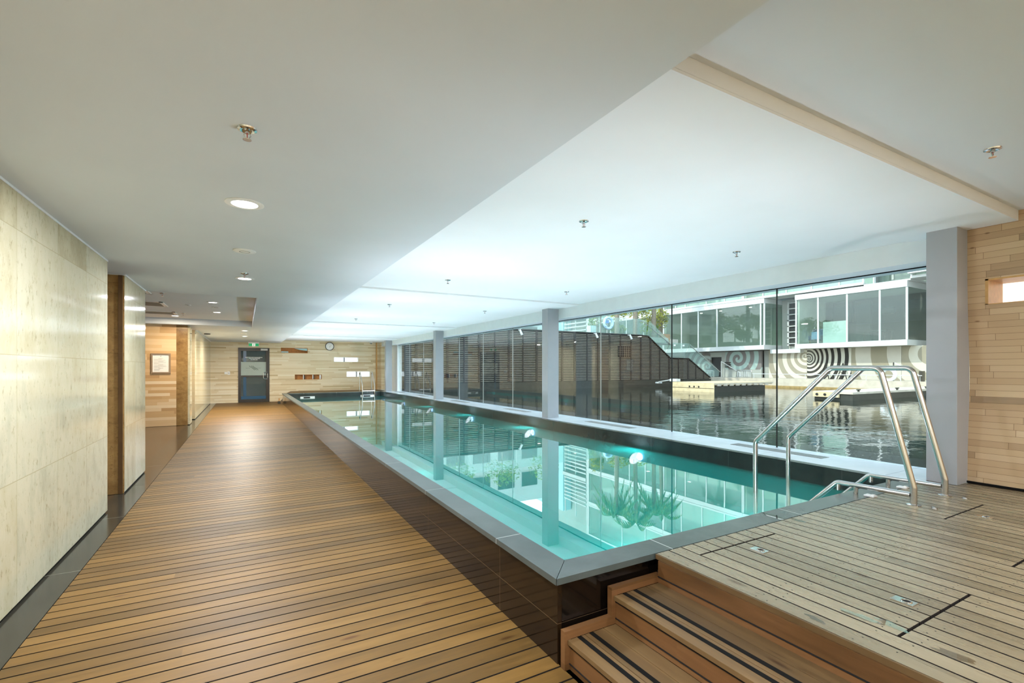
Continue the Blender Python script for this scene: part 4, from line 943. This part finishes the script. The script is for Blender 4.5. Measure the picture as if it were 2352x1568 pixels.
BX(30.6, 10.6, 6.46, 31.0, 11.68, 6.55).build('bracket', 'facade_white', t); BX(30.735, 11.35, 6.65, 30.75, 11.58, 7.1).build('vent_slots', 'dark_metal', t)
for y, z in ((21.8, 5.88), (24.3, 5.88), (26.1, 5.88)):
    t = thing('balcony_downlight', (32.3, y, z), 'small ceiling light inside the left glazed balcony', 'ceiling light', 'balcony ceiling lights')
    MB().lathe([(0, 0), (.09, 0), (.09, -.02), (0, -.02)], (32.3, y, 5.899), 'z', 12).build('lens', 'lamp_lens', t)

# ---------------------------------------------------------------- promenade behind the slatted wall
struct('floor', MB().box(5.99, 23.68, 3.2, 25.9, 60, 3.56).box(25.9, 29.5, 3.2, 30.9, 60, 3.56).box(25.9, 24.6, 3.2, 27.9, 29.5, 3.56), 'promenade', label='paved promenade behind the slatted wall', cat='promenade')
bl = thing('white_pavilion', (14, 47, 3.6), 'long white building at the back of the promenade', 'building')
BX(2, 46, 3.56, 30, 54, 14).build('wall', 'facade_white', bl)
for k in range(3):
    for j in range(9):
        w = BX(3 + j * 3, 45.93, 4.4 + k * 3.1, 5.2 + j * 3, 45.99, 6.2 + k * 3.1).build('window_frame', 'facade_white', bl); BX(3.08 + j * 3, 45.90, 4.48 + k * 3.1, 5.12 + j * 3, 45.93, 6.12 + k * 3.1).build('pane', 'dark_interior', w)

def leafball(b, c, R, n, size, flat=1.0):
    for _ in range(n):
        v = Vector((random.gauss(0, 1), random.gauss(0, 1), random.gauss(0, 1) * flat)); v = v.normalized() * (random.random() ** .4); p = Vector(c) + Vector((v.x * R[0], v.y * R[1], v.z * R[2]))
        u = Vector((random.gauss(0, 1), random.gauss(0, 1), random.gauss(0, 1))).normalized(); w = u.orthogonal().normalized(); s_ = size * random.uniform(.6, 1.3)
        q = [b.bm.verts.new(p + u * s_), b.bm.verts.new(p + w * s_ * .4), b.bm.verts.new(p - u * s_ * .6), b.bm.verts.new(p - w * s_ * .4)]
        b.bm.faces.new(q)
def treelet(x, y, zc, R, label, mat='hedge_leaf', n=420):
    t = thing('small_tree', (x, y, 3.56), label, 'tree', 'small trees on the promenade')
    b = MB(); leafball(b, (x, y, zc), R, n, .13); leafball(b, (x + R[0] * .5, y, zc + R[2] * .3), (R[0] * .5, R[1] * .6, R[2] * .6), n // 3, .12); b.build('foliage', mat, t)
    MB().tube([(x, y, 3.56), (x + .05, y, zc - R[2] * .2), (x, y + .1, zc + R[2] * .4)], .05, 8, r2=.025).build('trunk', 'trunk_bark', t)
for i, (x, y, z, R, l) in enumerate(((20.9, 25.4, 5.2, (.55, .5, 1.0), 'thin young tree left of the pale blue life ring'), (23.0, 25.6, 5.45, (1.0, .8, .65), 'yellow green tree right of the pale blue life ring'),
        (24.6, 25.4, 5.5, (1.1, .8, .6), 'golden leafed tree in front of the palm trunks'), (26.2, 25.6, 5.1, (.9, .8, .8), 'bushy tree above the glass stair rail'), (27.4, 25.9, 5.2, (.75, .7, .9), 'tree touching the left glazed balcony'),
        (25.6, 25.2, 4.2, (.9, .6, .5), 'low leafy bush behind the stair handrail'), (22.6, 25.2, 4.15, (.6, .5, .35), 'low bush beneath the yellow green tree'), (17.0, 26.0, 5.4, (1.1, .9, .9), 'leafy tree behind the grey column'),
        (14.0, 26.2, 5.5, (1.2, .9, .9), 'leafy tree above the middle of the slatted wall'), (11.0, 26.0, 5.4, (1.1, .9, .9), 'leafy tree above the left part of the slatted wall'))): treelet(x, y, z, R, l, 'hedge_leaf' if i < 5 else 'leaf')
t = thing('planter_box', (19.3, 24.0, 3.56), 'square white planter left of the pale blue life ring', 'planter'); BX(19.1, 23.8, 3.56, 19.55, 24.2, 4.15, bev=.01).build('pot', 'planter_white', t)
b = MB(); leafball(b, (19.33, 24, 4.35), (.25, .22, .28), 120, .1); b.build('foliage', 'leaf', t)

def palm(x, y, h, label, lean=0.0):
    t = thing('palm_tree', (x, y, 3.56), label, 'palm', 'palms on the promenade')
    pts = [(x + lean * (k / 8) ** 2, y, 3.56 + h * k / 8) for k in range(9)]
    MB().tube(pts, .17, 10, r2=.12).build('trunk', 'trunk_bark', t, smooth=True)
    tx, tz = x + lean, 3.56 + h; b = MB()
    for f in range(22):
        a = 2 * PI * f / 22 + random.uniform(-.1, .1); up = random.uniform(.1, 1.0) if f % 2 else random.uniform(-.5, .4); L = random.uniform(1.3, 1.9); prev = None
        for k in range(12):
            s_ = k / 11; r = L * s_; z = tz + up * r - .62 * r * r
            p = Vector((tx + r * math.cos(a), y + r * math.sin(a), z))
            if prev is not None:
                d_ = (p - prev).normalized(); side = d_.cross(Vector((0, 0, 1))).normalized(); ll = .42 * math.sin(PI * min(1, s_ * .9 + .12))
                for sg in (-1, 1):
                    tip = p + side * sg * ll * .5 + Vector((0, 0, -ll * .9)) + d_ * .15
                    b.bm.faces.new([b.bm.verts.new(prev), b.bm.verts.new(p), b.bm.verts.new(tip)])
                b.bm.faces.new([b.bm.verts.new(prev + side * .02), b.bm.verts.new(prev - side * .02), b.bm.verts.new(p)])
            prev = p
    b.build('fronds', 'palm_leaf', t)
palm(22.0, 24.6, 5.3, 'leftmost palm trunk right of the pale blue life ring', -.1); palm(23.75, 24.7, 6.2, 'middle palm trunk of the three on the promenade', .1); palm(25.65, 24.8, 5.6, 'palm trunk just left of the window joint')
palm(27.6, 26.0, 6.6, 'palm beside the left glazed balcony, seen mirrored in the pool', .2)

# ------------------------------------------------------------------ descriptions of the remaining shell pieces
for nm, lb, ct in (('baseboard_left', 'dark shadow gap under the nearest travertine wall', 'baseboard'), ('baseboard_left.001', 'dark shadow gap under the short stone pier', 'baseboard'),
        ('baseboard_left.002', 'dark shadow gap under the farthest stone wall', 'baseboard'), ('baseboard_right', 'thin black gap under the right timber plank wall', 'baseboard'),
        ('ceiling.005', 'concrete roof slab above all the ceilings', 'roof'), ('floor.005', 'earth bed beneath the canal and quay', 'ground'), ('trim_1', 'left edge strip of the brown stone face', 'trim'),
        ('trim_2', 'thin white line along the top of the nearest travertine wall', 'trim'), ('trim_2.001', 'thin white line along the top of the short stone pier', 'trim'),
        ('trim_2.002', 'thin white line along the top of the farthest stone wall', 'trim'), ('wall_back.001', 'narrow timber clad corner behind the farthest grey column', 'wall'),
        ('wall_back.002', 'dark outer wall behind the timber clad back wall', 'wall'), ('wall_back.003', 'grey wall seen dimly through the glass door', 'wall'), ('wall_behind', 'timber clad wall behind the camera', 'wall'),
        ('wall_left.001', 'core of the nearest stone wall on the left', 'wall'), ('wall_left.006', 'slim cream stone return beside the brown stone pilaster', 'wall'), ('wall_left.007', 'brown stone recess between the two far cream walls', 'wall'),
        ('wall_left.009', 'outer wall at the hidden end of the corridor', 'wall'), ('wall_right.002', 'outer wall behind the right timber planks', 'wall'), ('wall_right.004', 'wet concrete canal wall below the window sill', 'wall'),
        ('window_3', 'slot window in the right wall behind the camera', 'window')):
    o = bpy.data.objects.get(nm)
    if o is not None: o['label'] = lb; o['category'] = ct; o['kind'] = 'structure'
